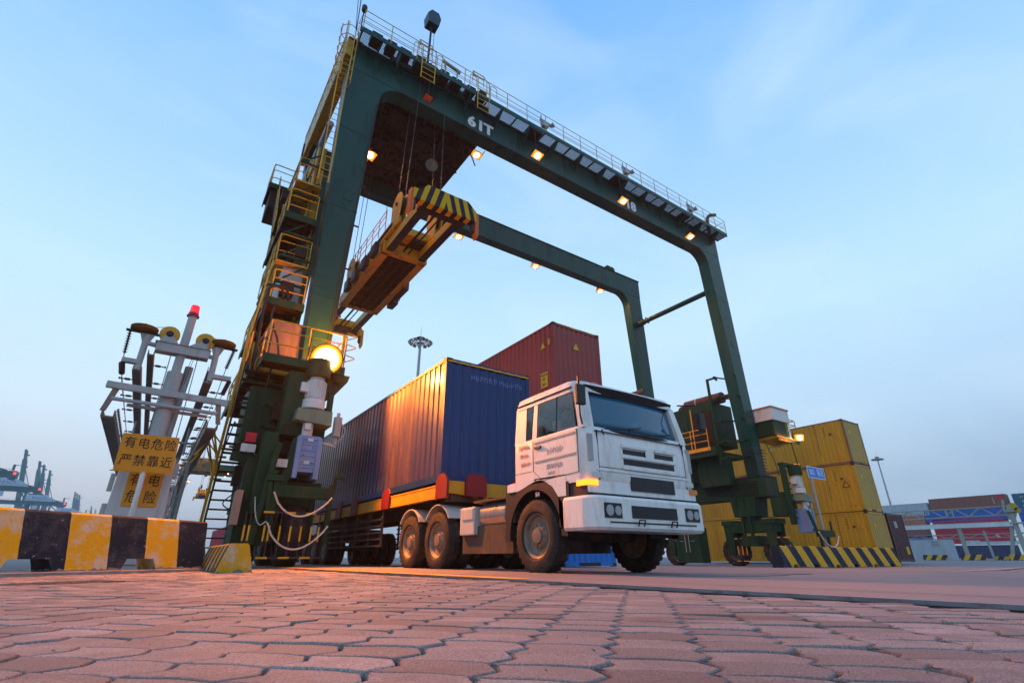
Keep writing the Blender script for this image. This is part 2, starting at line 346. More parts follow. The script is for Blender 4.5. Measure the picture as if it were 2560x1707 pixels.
def paver_mat():
    m, n, l, b = nodes('paving_stone'); tc = n.new('ShaderNodeTexCoord'); at = n.new('ShaderNodeAttribute'); at.attribute_name = 'tone'; at.attribute_type = 'GEOMETRY'
    n1 = n.new('ShaderNodeTexNoise'); n1.inputs['Scale'].default_value = 210; n1.inputs['Detail'].default_value = 4; n1.inputs['Roughness'].default_value = .7; l.new(tc.outputs['Object'], n1.inputs['Vector'])
    n2 = n.new('ShaderNodeTexNoise'); n2.inputs['Scale'].default_value = 7; n2.inputs['Detail'].default_value = 8; l.new(tc.outputs['Object'], n2.inputs['Vector'])
    n3 = n.new('ShaderNodeTexNoise'); n3.inputs['Scale'].default_value = 46; n3.inputs['Detail'].default_value = 5; n3.inputs['Roughness'].default_value = .65; l.new(tc.outputs['Object'], n3.inputs['Vector'])
    base = n.new('ShaderNodeMix'); base.data_type = 'RGBA'; l.new(at.outputs['Fac'], base.inputs['Factor']); base.inputs['A'].default_value = (.140, .120, .115, 1); base.inputs['B'].default_value = (.285, .256, .248, 1)
    gr = n.new('ShaderNodeMapRange'); gr.inputs['From Min'].default_value = .25; gr.inputs['From Max'].default_value = .75; gr.inputs['To Min'].default_value = .2; gr.inputs['To Max'].default_value = 1.95; l.new(n1.outputs[0], gr.inputs['Value'])
    sc = n.new('ShaderNodeVectorMath'); sc.operation = 'SCALE'; l.new(base.outputs['Result'], sc.inputs[0]); l.new(gr.outputs[0], sc.inputs['Scale'])
    st = n.new('ShaderNodeMapRange'); st.inputs['From Min'].default_value = .46; st.inputs['From Max'].default_value = .72; st.inputs['To Max'].default_value = .55; st.clamp = True; l.new(n2.outputs[0], st.inputs['Value'])
    m2 = n.new('ShaderNodeMix'); m2.data_type = 'RGBA'; l.new(st.outputs[0], m2.inputs['Factor']); l.new(sc.outputs[0], m2.inputs['A']); m2.inputs['B'].default_value = (.165, .125, .115, 1)
    n5 = n.new('ShaderNodeTexNoise'); n5.inputs['Scale'].default_value = 1.1; n5.inputs['Detail'].default_value = 6; n5.inputs['Roughness'].default_value = .65; l.new(tc.outputs['Object'], n5.inputs['Vector'])
    oil = n.new('ShaderNodeMapRange'); oil.inputs['From Min'].default_value = .50; oil.inputs['From Max'].default_value = .68; oil.inputs['To Max'].default_value = .6; oil.clamp = True; l.new(n5.outputs[0], oil.inputs['Value'])
    m2b = n.new('ShaderNodeMix'); m2b.data_type = 'RGBA'; l.new(oil.outputs[0], m2b.inputs['Factor']); l.new(m2.outputs['Result'], m2b.inputs['A']); m2b.inputs['B'].default_value = (.105, .085, .08, 1); m2 = m2b
    pit = n.new('ShaderNodeMapRange'); pit.inputs['From Min'].default_value = .62; pit.inputs['From Max'].default_value = .70; pit.inputs['To Max'].default_value = .7; pit.clamp = True; l.new(n3.outputs[0], pit.inputs['Value'])
    m3 = n.new('ShaderNodeMix'); m3.data_type = 'RGBA'; l.new(pit.outputs[0], m3.inputs['Factor']); l.new(m2.outputs['Result'], m3.inputs['A']); m3.inputs['B'].default_value = (.10, .078, .075, 1)
    l.new(m3.outputs['Result'], b.inputs['Base Color']); b.inputs['Roughness'].default_value = .85; b.inputs['Specular IOR Level'].default_value = .25
    ad = n.new('ShaderNodeMath'); ad.operation = 'MULTIPLY_ADD'; l.new(n3.outputs[0], ad.inputs[0]); ad.inputs[1].default_value = -1.6; l.new(n1.outputs[0], ad.inputs[2])
    bp = n.new('ShaderNodeBump'); bp.inputs['Strength'].default_value = .55; bp.inputs['Distance'].default_value = .003; l.new(ad.outputs[0], bp.inputs['Height']); l.new(bp.outputs[0], b.inputs['Normal'])
    return m
PAVER = paver_mat()
SAND = M('joint_sand', (.030, .026, .024), .95, var=.35, vscale=30, bump=.6, bscale=120, streak=False)

def road_mat():
    m, n, l, b = nodes('worn_concrete_road'); tc = n.new('ShaderNodeTexCoord')
    def N(s, d=6, r=.6):
        x = n.new('ShaderNodeTexNoise'); x.inputs['Scale'].default_value = s; x.inputs['Detail'].default_value = d; x.inputs['Roughness'].default_value = r; l.new(tc.outputs['Object'], x.inputs['Vector']); return x
    a, c, d = N(.45), N(3.2, 9, .7), N(38, 5, .7)
    r = n.new('ShaderNodeValToRGB'); l.new(a.outputs[0], r.inputs[0]); r.color_ramp.elements[0].position = .3; r.color_ramp.elements[0].color = (.14, .125, .13, 1); r.color_ramp.elements[1].position = .7; r.color_ramp.elements[1].color = (.215, .185, .185, 1)
    s = n.new('ShaderNodeMapRange'); s.inputs['From Min'].default_value = .52; s.inputs['From Max'].default_value = .66; s.inputs['To Max'].default_value = .6; s.clamp = True; l.new(c.outputs[0], s.inputs['Value'])
    m1 = n.new('ShaderNodeMix'); m1.data_type = 'RGBA'; l.new(s.outputs[0], m1.inputs['Factor']); l.new(r.outputs[0], m1.inputs['A']); m1.inputs['B'].default_value = (.19, .165, .165, 1)
    p = n.new('ShaderNodeMapRange'); p.inputs['From Min'].default_value = .56; p.inputs['From Max'].default_value = .66; p.inputs['To Max'].default_value = .7; p.clamp = True; l.new(d.outputs[0], p.inputs['Value'])
    m2 = n.new('ShaderNodeMix'); m2.data_type = 'RGBA'; l.new(p.outputs[0], m2.inputs['Factor']); l.new(m1.outputs['Result'], m2.inputs['A']); m2.inputs['B'].default_value = (.12, .1, .11, 1)
    l.new(m2.outputs['Result'], b.inputs['Base Color']); b.inputs['Roughness'].default_value = .8
    bp = n.new('ShaderNodeBump'); bp.inputs['Strength'].default_value = .5; bp.inputs['Distance'].default_value = .004; l.new(d.outputs[0], bp.inputs['Height']); l.new(bp.outputs[0], b.inputs['Normal'])
    return m
ROAD = road_mat()
def worn_line(name, col, thr):
    m, n, l, b = nodes(name); tc = n.new('ShaderNodeTexCoord'); x = n.new('ShaderNodeTexNoise'); x.inputs['Scale'].default_value = 2.6; x.inputs['Detail'].default_value = 9; x.inputs['Roughness'].default_value = .75; l.new(tc.outputs['Object'], x.inputs['Vector'])
    t = n.new('ShaderNodeMapRange'); t.inputs['From Min'].default_value = thr-.05; t.inputs['From Max'].default_value = thr+.05; t.clamp = True; l.new(x.outputs[0], t.inputs['Value'])
    mx = n.new('ShaderNodeMix'); mx.data_type = 'RGBA'; l.new(t.outputs[0], mx.inputs['Factor']); mx.inputs['A'].default_value = (*col, 1); mx.inputs['B'].default_value = (.3, .22, .2, 1); l.new(mx.outputs['Result'], b.inputs['Base Color']); b.inputs['Roughness'].default_value = .7
    return m
LINE_Y = worn_line('worn_yellow_road_paint', (.62, .34, .02), .56)
LINE_W = worn_line('worn_white_road_paint', (.5, .48, .5), .50)
PATCH = M('grey_asphalt_patch', (.13, .14, .15), .8, var=.4, vscale=9, bump=.5, bscale=50, streak=False)
IRON = M('cast_iron', (.07, .055, .05), .7, .4, dirt=(.14, .1, .08), damt=.6, dscale=9, streak=False)
STEELEDGE = M('worn_steel_edge', (.24, .25, .28), .38, .8, dirt=(.1, .07, .05), damt=.6, dscale=8, streak=False)
# ------------------------------------------------------------------ the ground
def edge_x(y): return 3.27 - .055*(y-.7)          # the line where the paving stops at the steel-edged road slab
def make_ground():
    # yard: one sheet to the horizon
    xs = [-590, -250, -60, -12, -4, 0, 4, 8, 12, 16, 20, 25, 30, 60, 160, 400, 890]; ys = [-95, -60, -10, 0, 5, 10, 15, 20, 30, 60, 150, 500, 1500, 2390]
    mb = MB(); mb.sheet([[(x, y, gz(x)-.035) for x in xs] for y in ys])
    tag(mb.build('yard_ground', ROAD, smooth=True), kind='structure')
    # the road slab beyond the steel edge
    mb = MB(); ys = [-3, 0, 2, 4, 7, 10, 14, 18, 24, 40, 90]
    mb.sheet([[(edge_x(y)+.07, y, .012), (4.4, y, .012), (8, y, gz(8)+.012), (12, y, gz(12)+.012), (25, y, gz(25)+.012), (60, y, gz(60)+.012), (240, y, gz(60)+.012)] for y in ys])
    mb.sheet([[(edge_x(y)+.07, y, .012), (edge_x(y)+.07, y, -.034)] for y in ys])
    tag(mb.build('road', ROAD), kind='structure')
    # steel channel edge: bright nosing and the dark recess in front of it
    mb = MB(); mb.m(0)
    for a, b in zip(ys[:-1], ys[1:]):
        mb.bar((edge_x(a)+.06, a, .006), (edge_x(b)+.06, b, .006), .022, .022)
        mb.m(1).bar((edge_x(a)+.005, a, -.027), (edge_x(b)+.005, b, -.027), .085, .012); mb.m(0)
    tag(mb.build('road_edge', [STEELEDGE, IRON]), kind='structure')
    # expansion joints in the slab
    mb = MB()
    for x0, k in ((4.15, -.055), (5.9, -.05)):
        mb.quad((x0, -3, .0165), (x0+.018, -3, .0165), (x0+k*60+.018, 57, .0165), (x0+k*60, 57, .0165))
    tag(mb.build('road_joint', IRON), kind='structure')
    mb = MB(); mb.quad((3.42-.055*4, 4.6, .0165), (3.66-.055*4, 4.6, .0165), (3.66-.055*30, 34, .0165), (3.42-.055*30, 34, .0165))
    tag(mb.build('road_line', LINE_Y), kind='structure')
    mb = MB(); mb.quad((18, 5.2, gz(18)+.0175), (18, 5.32, gz(18)+.0175), (34, 6.9, gz(34)+.0175), (34, 6.7, gz(34)+.0175))
    tag(mb.build('road_line', LINE_W), kind='structure')
    mb = MB()
    random.seed(3); pts = []
    for i in range(28):
        t = i/28*2*math.pi; r = 1+.25*math.sin(3*t+1)+random.uniform(-.1, .1); pts.append((7.4+2.3*r*math.cos(t)*.9, 4.9+.65*r*math.sin(t), gz(7.4)+.018 - .0125*2.3*r*math.cos(t)*.9))
    mb.quad(*pts); tag(mb.build('asphalt_patch', PATCH), kind='structure')
    # concrete strip the barrier stands on
    mb = MB(); d = Vector((1.6, 1.2, 0)).normalized(); nn = Vector((-d.y, d.x, 0)); c0 = Vector((-4.6, 7.62, 0)); c1 = Vector((1.1, 11.9, 0))
    q = [c0-nn*.42, c1-nn*.42, c1+nn*.6, c0+nn*.6]; mb.add([p+Vector((0,0,-.02)) for p in q]+[p+Vector((0,0,.042)) for p in q], [(0,3,2,1),(4,5,6,7),(0,1,5,4),(1,2,6,5),(2,3,7,6),(3,0,4,7)])
    tag(mb.build('barrier_footing', M('footing_concrete', (.22, .22, .22), .85, var=.3, vscale=8, bump=.4, streak=False)), kind='structure')
make_ground()

def make_paving():
    """interlocking stones laid diagonally: every stone is real, with a rounded arris, its own tilt and an open joint"""
    random.seed(11)
    L, W = .232, .150
    def wav(t): t = t % 1.0; return max(-1, min(1, 2.6*math.sin(2*math.pi*t)))
    f = lambda u: .0065*math.sin(2*math.pi*(u/L+.12))
    us = [-.5+i/10 for i in range(11)]; vsx = [-.5, -.4, -.25, -.12, 0, .12, .25, .4, .5]
    ang = R(42.2); e2 = Vector((math.cos(ang), math.sin(ang), 0)); e1 = Vector((-math.sin(ang), math.cos(ang), 0))
    V = []; F = []; T = []
    hd = Vector((math.cos(R(55.23)), math.sin(R(55.23)))); rt = Vector((hd.y, -hd.x))
    # end joints slant one way in even rows and the other way in odd rows, so they run through as a zigzag
    def outline(sg):
        g = lambda v: sg*.042*(1-abs(2*v)**1.2)
        L_ = L-.0025; return [(u*L_ + (g(-.5) if abs(u) == .5 else 0), -W/2+f(u*L)) for u in us] + [(L_/2+g(v), v*W + f(L/2)) for v in vsx[1:-1]] + [(u*L_ + (g(.5) if abs(u) == .5 else 0), W/2+f(u*L)) for u in reversed(us)] + [(-L_/2+g(v), v*W + f(-L/2)) for v in reversed(vsx[1:-1])]
    n = len(outline(1))
    def inset(outl, d):
        o = []
        for i in range(n):
            a = Vector(outl[i-1]); b = Vector(outl[i]); c = Vector(outl[(i+1) % n])
            t = (c-a).normalized(); nn = Vector((-t.y, t.x)); o.append(b + nn*d)
        return o
    RG = [[(inset(outline(sg), d), z) for d, z in ((.0105, 0.0), (.0066, -.0012), (.0046, -.0042), (.0036, -.010), (.0031, -.036))] for sg in (1, 1)]
    ring_n = len(RG[0])
    for i in range(-30, 150):
        for j in range(-70, 110):
            c = e2*(i*W) + e1*(j*L); rings = RG[i % 2]
            p = Vector((c.x, c.y)); df = p.dot(hd); dr = p.dot(rt)
            if df < .42 or df > 11.5 or abs(dr) > df*1.12+.25: continue
            if c.x > edge_x(c.y)-.10: continue
            dz = random.gauss(0, .0016) + .004*math.sin(c.x*2.3+1)*math.sin(c.y*1.7); tx, ty = random.gauss(0, .010), random.gauss(0, .012); r = random.gauss(0, .010)
            tone = min(1, max(0, random.gauss(.48, .22))); ca, sa = math.cos(r), math.sin(r); wear = random.uniform(.6, 1.5)
            b = len(V); k = ring_n if df < 6 else 4
            for ring, z in rings[:k-1] + [rings[-1]]:
                for q in ring:
                    u, v = q.x*ca-q.y*sa, q.x*sa+q.y*ca
                    w = c + e1*(-u) + e2*v
                    V.append((w.x, w.y, z*wear + dz + tx*u + ty*v))
            F.append([b+x for x in range(n)]); T.append(tone)
            for q in range(k-1):
                for x in range(n): F.append([b+q*n+x, b+(q+1)*n+x, b+(q+1)*n+(x+1) % n, b+q*n+(x+1) % n]); T.append(tone)
    me = bpy.data.meshes.new('paving'); me.from_pydata(V, [], F)
    at = me.attributes.new('tone', 'FLOAT', 'FACE'); at.data.foreach_set('value', T)
    bm = bmesh.new(); bm.from_mesh(me); bmesh.ops.recalc_face_normals(bm, faces=bm.faces[:]); bm.to_mesh(me); bm.free()
    me.materials.append(PAVER); me.shade_flat()
    o = bpy.data.objects.new('paving', me); COL.objects.link(o); tag(o, kind='structure')
    mb = MB(); mb.sheet([[(-30, y, -.024), (edge_x(y)-.04, y, -.024)] for y in (-2, 0, 2, 5, 8, 11, 14)])
    tag(mb.build('paving_bed', SAND), kind='structure')
    # beyond the modelled stones the paving is too foreshortened to see joints
    mb = MB(); rows = []
    for y in (9.5, 11, 13, 16, 22, 40):
        rows.append([(-40, y+4, -.006), (-6, y, -.006), (edge_x(y)-.05, y-.0, -.006)])
    mb.sheet(rows); o = mb.build('paving_far', PAVER); a = o.data.attributes.new('tone', 'FLOAT', 'FACE'); a.data.foreach_set('value', [.45]*len(o.data.polygons)); tag(o, kind='structure')
make_paving()

# drain covers let into the paving
def drain(name, c, w, d, label):
    mb = MB(); c = Vector(c)
    mb.box(c.x-w/2, c.x+w/2, c.y-d/2, c.y+d/2, -.02, .006)
    for i in range(9):
        for j in range(2):
            x = c.x-w/2+.05+(w-.1)*(i+.5)/9; mb.m(1).box(x-.018, x+.018, c.y-d*.36+j*d*.4, c.y-d*.36+j*d*.4+d*.27, .004, .0085); mb.m(0)
    mb.rot(c, R(37)); o = mb.build(name, [IRON, BLACKP]); tag(o, label, 'drain cover')
drain('drain_cover', (-.6, 6.9, 0), 1.0, .5, 'rusty slotted iron drain cover in the paving before the left barrier')

# loose gravel lying on the stones
def make_gravel():
    random.seed(5); mb = MB(); hd = Vector((math.cos(R(55.23)), math.sin(R(55.23)), 0)); rt = Vector((hd.y, -hd.x, 0))
    for i in range(420):
        d = .75+random.random()**1.6*8; p = hd*d + rt*random.uniform(-1.05, 1.05)*d
        if p.x > edge_x(p.y)-.05: continue
        r = random.uniform(.0012, .0036)*(1+.25*d); b = [p+Vector((0, 0, r*.3)) + Vector((random.gauss(0, 1), random.gauss(0, 1), random.gauss(0, .6))).normalized()*r for _ in range(6)]
        mb.add(b, [(0,1,2),(0,2,3),(0,3,4),(5,2,1),(5,3,2),(5,4,3),(0,4,1),(5,1,4)])
    tag(mb.build('gravel', M('gravel_grit', (.32, .19, .14), .8, var=.5, vscale=3, streak=False)), kind='stuff')
make_gravel()

# ------------------------------------------------------------------ sodium floodlights
def flood(parent, p, aim, size=.5, power=220, name='floodlight', stem=None, lens=SODIUM, spot=True, light=True):
    """lamp head with a visor, glowing front glass and its lamp"""
    p = Vector(p); aim = (Vector(aim)-p).normalized(); rm = aim.to_track_quat('Z', 'Y').to_matrix().to_4x4(); s = size
    mb = MB(); prof = [(-.5, -.36), (.5, -.36), (.5, .36), (-.5, .36)]
    back = [Vector((x*.55*s, y*.55*s, -.42*s)) for x, y in prof]; mid = [Vector((x*s, y*s, 0)) for x, y in prof]; frt = [Vector((x*1.06*s, y*1.06*s, .06*s)) for x, y in prof]
    vs = back+mid+frt; fs = [(0,1,2,3)] + [(a+i, a+(i+1) % 4, a+4+(i+1) % 4, a+4+i) for a in (0, 4) for i in range(4)]
    mb.add([rm @ v + p for v in vs], fs)
    mb.bar(rm @ Vector((-.6*s, 0, -.15*s)) + p, rm @ Vector((-.6*s, .6*s, -.15*s)) + p, .03, .03); mb.bar(rm @ Vector((.6*s, 0, -.15*s)) + p, rm @ Vector((.6*s, .6*s, -.15*s)) + p, .03, .03)
    if stem: mb.cyl(p - aim*s*.2, stem, .022, n=8)
    o = mb.build(name, DARKSTEEL, parent)
    if lens is SODIUM_BIG:
        # round lens: glowing rings imitate the lamp's halo, white core to orange edge
        hb = MB(); q = p+aim*.02*s
        hb.m(0).lathe(q, aim, [(.50*s, .06*s), (.56*s, .10*s), (.56*s, .02*s)], 28, caps=False); hb.build('reflector_rim', DARKSTEEL, o)
        hb = MB(); hb.m(0).lathe(q, aim, [(.52*s, .09*s), (.46*s, .08*s)], 28, caps=False); hb.m(1).lathe(q, aim, [(.46*s, .08*s), (.40*s, .06*s)], 28, caps=False); hb.m(2).lathe(q, aim, [(.40*s, .06*s), (.001*s, .055*s)], 28, caps=False)
        hb.build('lens', [SODIUM, SODIUM_BIG, ARC], o); return o
    lb = MB(); lb.add([rm @ (v+Vector((0, 0, .005*s))) + p for v in [Vector((x*.94*s, y*.94*s, .05*s)) for x, y in prof]] + [rm @ Vector((x*.7*s, y*.7*s, .12*s)) + p for x, y in prof],
                      [(4,5,6,7)] + [(i, (i+1) % 4, 4+(i+1) % 4, 4+i) for i in range(4)])
    lb.build('lens', lens, o)
    if lens in (SODIUM, SODIUM_BIG):
        ab = MB(); k = .27 if lens is SODIUM else .40; ab.lathe(p+aim*.10*s, aim, [(.02*s, 0), (k*s, .03*s), (k*s*.8, .09*s), (.02*s, .10*s)], 14); ab.build('arc_tube', ARC, o)
    if light:
        ld = bpy.data.lights.new('sodium_lamp_light', 'SPOT' if spot else 'POINT'); ld.energy = power*7; ld.color = (1, .25, .015); ld.shadow_soft_size = .12
        if spot: ld.spot_size = R(146); ld.spot_blend = .8
        lo = bpy.data.objects.new('sodium_lamp_light', ld); COL.objects.link(lo); lo.parent = parent
        lo.location = p + aim*s*.3 - ORG[parent]; lo.rotation_euler = (-aim).to_track_quat('Z', 'Y').to_euler()
    return o
# ------------------------------------------------------------------ the rubber-tyred gantry crane
CR = thing('gantry_crane', 'dark green rubber-tyred gantry crane numbered 61T straddling the blue-container truck', 'gantry crane', (15, 18.8, -.1))
Z0, ZS, ZT = 4.2, 18.41, 19.85          # sill top, girder underside, girder top
def make_portal(ya, yb, front):
    # girder
    mb = MB(); mb.box(2.5, 27.22, ya, yb, ZS+.02, ZT)
    for y in (ya, yb): mb.box(2.5, 27.22, y-.012, y+.012, ZS-.012, ZS+.019)     # flange weld at the leg heads
    mb.box(2.45, 27.27, ya-.07, yb+.07, ZT, ZT+.03)
    mb.bar((2.6, (ya+yb)/2, ZT+.09), (27.1, (ya+yb)/2, ZT+.09), .09, .12)        # trolley rail
    mb.build('girder', GREEN, CR)
    # legs, haunched where they meet the girder and tapering to the sill
    r = 1.0
    L = [(2.52, ZS), (2.74, Z0), (3.36, Z0), (3.90, ZS-r)] + arc(3.9+r, ZS-r, r, 180, 90, 9)[1:]
    mb = MB(); mb.prism(L, 1, ya, yb); mb.build('leg', GREEN, CR, smooth=True)
    Rr = [(27.2, ZS), (27.72, Z0), (26.98, Z0), (25.9, ZS-r)] + arc(25.9-r, ZS-r, r, 0, 90, 9)[1:]
    mb = MB(); mb.prism(Rr, 1, ya, yb); mb.build('leg', GREEN, CR, smooth=True)
make_portal(15.1, 15.82, True); make_portal(21.93, 22.53, False)

# sill beams, tie beams between the two portals
for x0, x1 in ((2.45, 3.62), (26.75, 27.95)):
    mb = MB(); mb.box(x0, x1, 14.7, 23.0, 3.15, 4.2)
    for y in (16.6, 18.2, 19.8, 21.4): mb.box(x0-.015, x1+.015, y-.02, y+.02, 3.16, 4.19)
    mb.box(x0-.04, x1+.04, 14.66, 23.04, 4.2, 4.24)
    mb.build('sill_beam', GREEN2, CR, bevel=.03)
mb = MB(); mb.cyl((26.6, 15.8, 16.0), (26.6, 21.95, 16.0), .17, n=12); mb.cyl((26.6, 21.3, 16.0), (26.6, 21.95, 16.0), .22, n=12)
mb.box(26.42, 26.78, 21.0, 21.05, 15.8, 16.2); mb.build('tie_beam', GREEN, CR, smooth=True)
mb = MB(); mb.cyl((2.35, 15.7, 15.7), (2.35, 22.2, 15.7), .13, n=12); mb.build('tie_beam', POLE, CR, smooth=True)
# end girder joining the girders at the left end, yellow paint standing in for lamplight on its soffit
mb = MB(); mb.box(2.28, 2.49, 15.0, 22.6, 18.9, 19.75)
for y in [15.6+.75*i for i in range(10)]: mb.box(2.26, 2.50, y-.03, y+.03, 18.86, 18.94)
mb.build('end_tie', SPR_YELLOW, CR)
mb = MB(); mb.box(2.3, 2.9, 15.0, 22.8, 19.88, 19.93); railing(mb, [(2.32, 15.9, 19.93), (2.32, 22.8, 19.93)], 1.1, 1.1, .022); mb.build('end_walkway', YELLOW, CR)

# walkway along the outside of the near girder
def make_walkway(y0, y1, x0, x1, sgn):
    zf = ZT+.02
    mb = MB(); mb.box(x0, x1, min(y0, y0+sgn*.05), max(y0, y0+sgn*.05), zf-.14, zf+.1); mb.box(x0, x1, y1-.03, y1+.03, zf-.1, zf+.02)
    xs = [x0+.05+i*(x1-x0-.1)/29 for i in range(30)]
    for i, x in enumerate(xs): mb.bar((x, y0, zf-.06), (x, y1, zf-.06), .05, .1 if i % 2 else .16)
    for i, x in enumerate(xs[::2]): mb.add([(x-.03, y1, zf-.12), (x+.03, y1, zf-.12), (x+.03, y1, zf-.75), (x-.03, y1, zf-.75), (x-.03, y0-sgn*-.04, zf-.12), (x+.03, y0-sgn*-.04, zf-.12)], [(0,1,2,3), (4,5,1,0), (0,3,4), (1,5,2), (3,2,5,4)])
    mb.build('walkway_frame', GREEN, CR)
    gb = MB()
    for i, (a, b) in enumerate(zip(xs[:-1], xs[1:])):
        for k in range(1, 15): t = a+(b-a)*k/15; gb.bar((t, y0, zf), (t, y1, zf), .016, .026)
    for k in range(1, 11): y = y0+(y1-y0)*k/11; gb.bar((x0, y, zf+.004), (x1, y, zf+.004), .018, .014)
    gb.build('walkway_grating', DARKSTEEL, CR)
    rb = MB(); pts = [(x0+.05, y0, zf), (x1-.05, y0, zf)]
    for k, r in ((.36, .014), (.73, .014), (1.1, .018)): rb.m(0).tube([(x0, y1, zf+k), (x0, y0, zf+k), (x1, y0, zf+k), (x1, y1, zf+k)], r, 6)
    n = 21
    for i in range(n+1):
        x = x0+.05+(x1-x0-.1)*i/n; rb.m(1).cyl((x, y0, zf), (x, y0, zf+1.1), .02, n=6)
    rb.m(0).tube([(x0, y0+sgn*.03, zf+.52), (x1, y0+sgn*.03, zf+.52)], .012, 5)
    rb.build('railing', [YELLOW, YELLOW], CR)
make_walkway(14.33, 15.06, 2.6, 27.45, 1)
# cable reels, motors and boxes standing on the walkway at its left end
random.seed(31)
for k in range(9):
    x = 3.3+k*.62+random.random()*.2; MB().cb((x, 14.72, 20.06+random.random()*.1), (random.uniform(.35, .6), .5, random.uniform(.25, .5))).build('walkway_box', [GREEN2, BROWN, DARKSTEEL][k % 3], CR, bevel=.02)
# weld seams and stiffener plates on the box sections
for z, xa, xb in ((8.0, 2.63, 3.56), (11.6, 2.59, 3.69), (15.2, 2.55, 3.82), (7.6, 26.75, 27.64), (11.4, 26.42, 27.5), (15.0, 26.15, 27.38)): MB().box(xa, xb, 15.090, 15.10, z, z+.035).build('weld_seam', GREEN, CR)
for x in (6.9, 11.0, 15.0, 20.6, 24.6): MB().box(x, x+.035, 15.090, 15.10, 18.45, 19.83).build('weld_seam', GREEN, CR)
for x, z in ((2.9, 8.5), (3.3, 12.2), (4.6, 19.2), (12.6, 19.3), (21.8, 19.25), (26.9, 12.1)):
    mb = MB(); mb.box(x-.16, x+.16, 15.085, 15.10, z-.2, z+.2)
    for a in (-.12, .12):
        for b in (-.16, .16): mb.cyl((x+a, 15.072, z+b), (x+a, 15.086, z+b), .018, n=6)
    mb.build('bolted_plate', GREEN, CR)
mb = MB(); mb.tube([(3.4, 15.06, 4.6), (3.62, 15.06, 11.0), (3.84, 15.06, 17.2)], .022, 6); mb.tube([(3.3, 15.05, 4.6), (3.52, 15.05, 11.0)], .016, 6)
for z in (5.6, 7.4, 9.2, 11.0, 12.8, 14.6): mb.box(3.36+(z-4.4)*.036, 3.56+(z-4.4)*.036, 15.05, 15.09, z, z+.05)
mb.build('conduit', DARKSTEEL, CR)
# hooped access ladders over the railing and the rounded stile guards beside them
for x in (5.25, 8.05):
    mb = MB()
    for dx in (0, .62):
        mb.tube(fillet_path([(x+dx, 14.3, 18.9), (x+dx, 14.3, 20.9), (x+dx, 14.62, 21.35), (x+dx, 14.85, 21.9)], .3), .024, 6)
        mb.tube([(x+dx, 14.85, 21.9), (x+dx, 14.85, 21.2)], .02, 6)
    for z in (21.9, 21.65, 21.35): mb.bar((x, 14.85, z), (x+.62, 14.85, z), .03, .03)
    for z in [18.95+.3*i for i in range(5)]: mb.bar((x, 14.3, z), (x+.62, 14.3, z), .025, .025)
    for s in (-.42, .7): mb.tube(fillet_path([(x+s, 14.33, 19.9), (x+s, 14.33, 20.85), (x+s+.36, 14.33, 20.85), (x+s+.36, 14.33, 20.3)], .2), .018, 6)
    mb.build('access_ladder', YELLOW, CR)
# number painted on the girder
for ch, x in (('6', 8.22), ('1', 8.70), ('T', 9.14), ('1', 18.66), ('8', 19.10)): text('number', ch, .84, LETTER, CR, (x, 15.082, 18.86), (1, 0, 0), (0, 0, 1), sx=1.05, bold=.035)
# floodlights under the walkway, each hung on a stem from a black gear plate
for x in (11.52, 17.42, 23.22):
    mb = MB(); mb.box(x-.35, x+.35, 14.35, 15.0, 19.62, 19.74); mb.build('gear_plate', DARKSTEEL, CR)
    flood(CR, (x, 14.40, 18.1), (x+.3, 8.5, 2), .56, 220, stem=(x-.1, 14.42, 19.65))
    # spare fitting laid on the walkway rail
    mb = MB(); mb.cyl((x+.25, 14.4, 20.62), (x+1.0, 14.35, 20.5), .075, n=10); mb.cb((x+.55, 14.4, 20.35), (.34, .22, .22)); mb.bar((x+.3, 14.38, 19.9), (x+.3, 14.38, 20.9), .05, .05); mb.bar((x+.7, 14.38, 19.9), (x+.5, 14.38, 20.3), .05, .05)
    mb.cyl((x+.9, 14.3, 20.6), (x+1.1, 14.3, 20.5), .12, .07, n=8); mb.build('winch_fitting', GREYP, CR)
mb = MB(); mb.box(5.4, 6.1, 14.35, 15.0, 19.62, 19.74); mb.build('gear_plate', DARKSTEEL, CR)
o = flood(CR, (5.72, 14.45, 18.1), (6, 12, 10), .40, 0, stem=(5.75, 14.42, 19.65), lens=M('unlit_lamp_glass', (.55, .12, .03), .25, streak=False), light=False)
mb = MB(); mb.cyl((6.25, 14.4, 20.75), (7.15, 14.4, 20.6), .08, n=10); mb.bar((6.4, 14.4, 19.9), (6.4, 14.4, 20.75), .05, .05); mb.bar((7.0, 14.4, 19.9), (7.0, 14.4, 20.6), .05, .05); mb.build('winch_fitting', GREYP, CR)
# lamps on the far girder, on the trolley and inside the left leg
for x in (11.9, 17.9, 24.0):
    flood(CR, (x, 22.95, 18.55), (x, 18.5, 1), .56, 200, stem=(x, 22.8, 19.7))
flood(CR, (4.28, 16.9, 16.15), (7, 9, 2), .56, 90, stem=(3.8, 17.3, 15.2)); flood(CR, (9.55, 16.9, 19.05), (9.5, 12, 2), .54, 150, stem=(9.1, 17.0, 19.6))
mb = MB(); mb.bar((3.7, 18.2, 14.6), (4.25, 17.0, 16.0), .09, .09); mb.build('lamp_arm', YELLOW, CR)
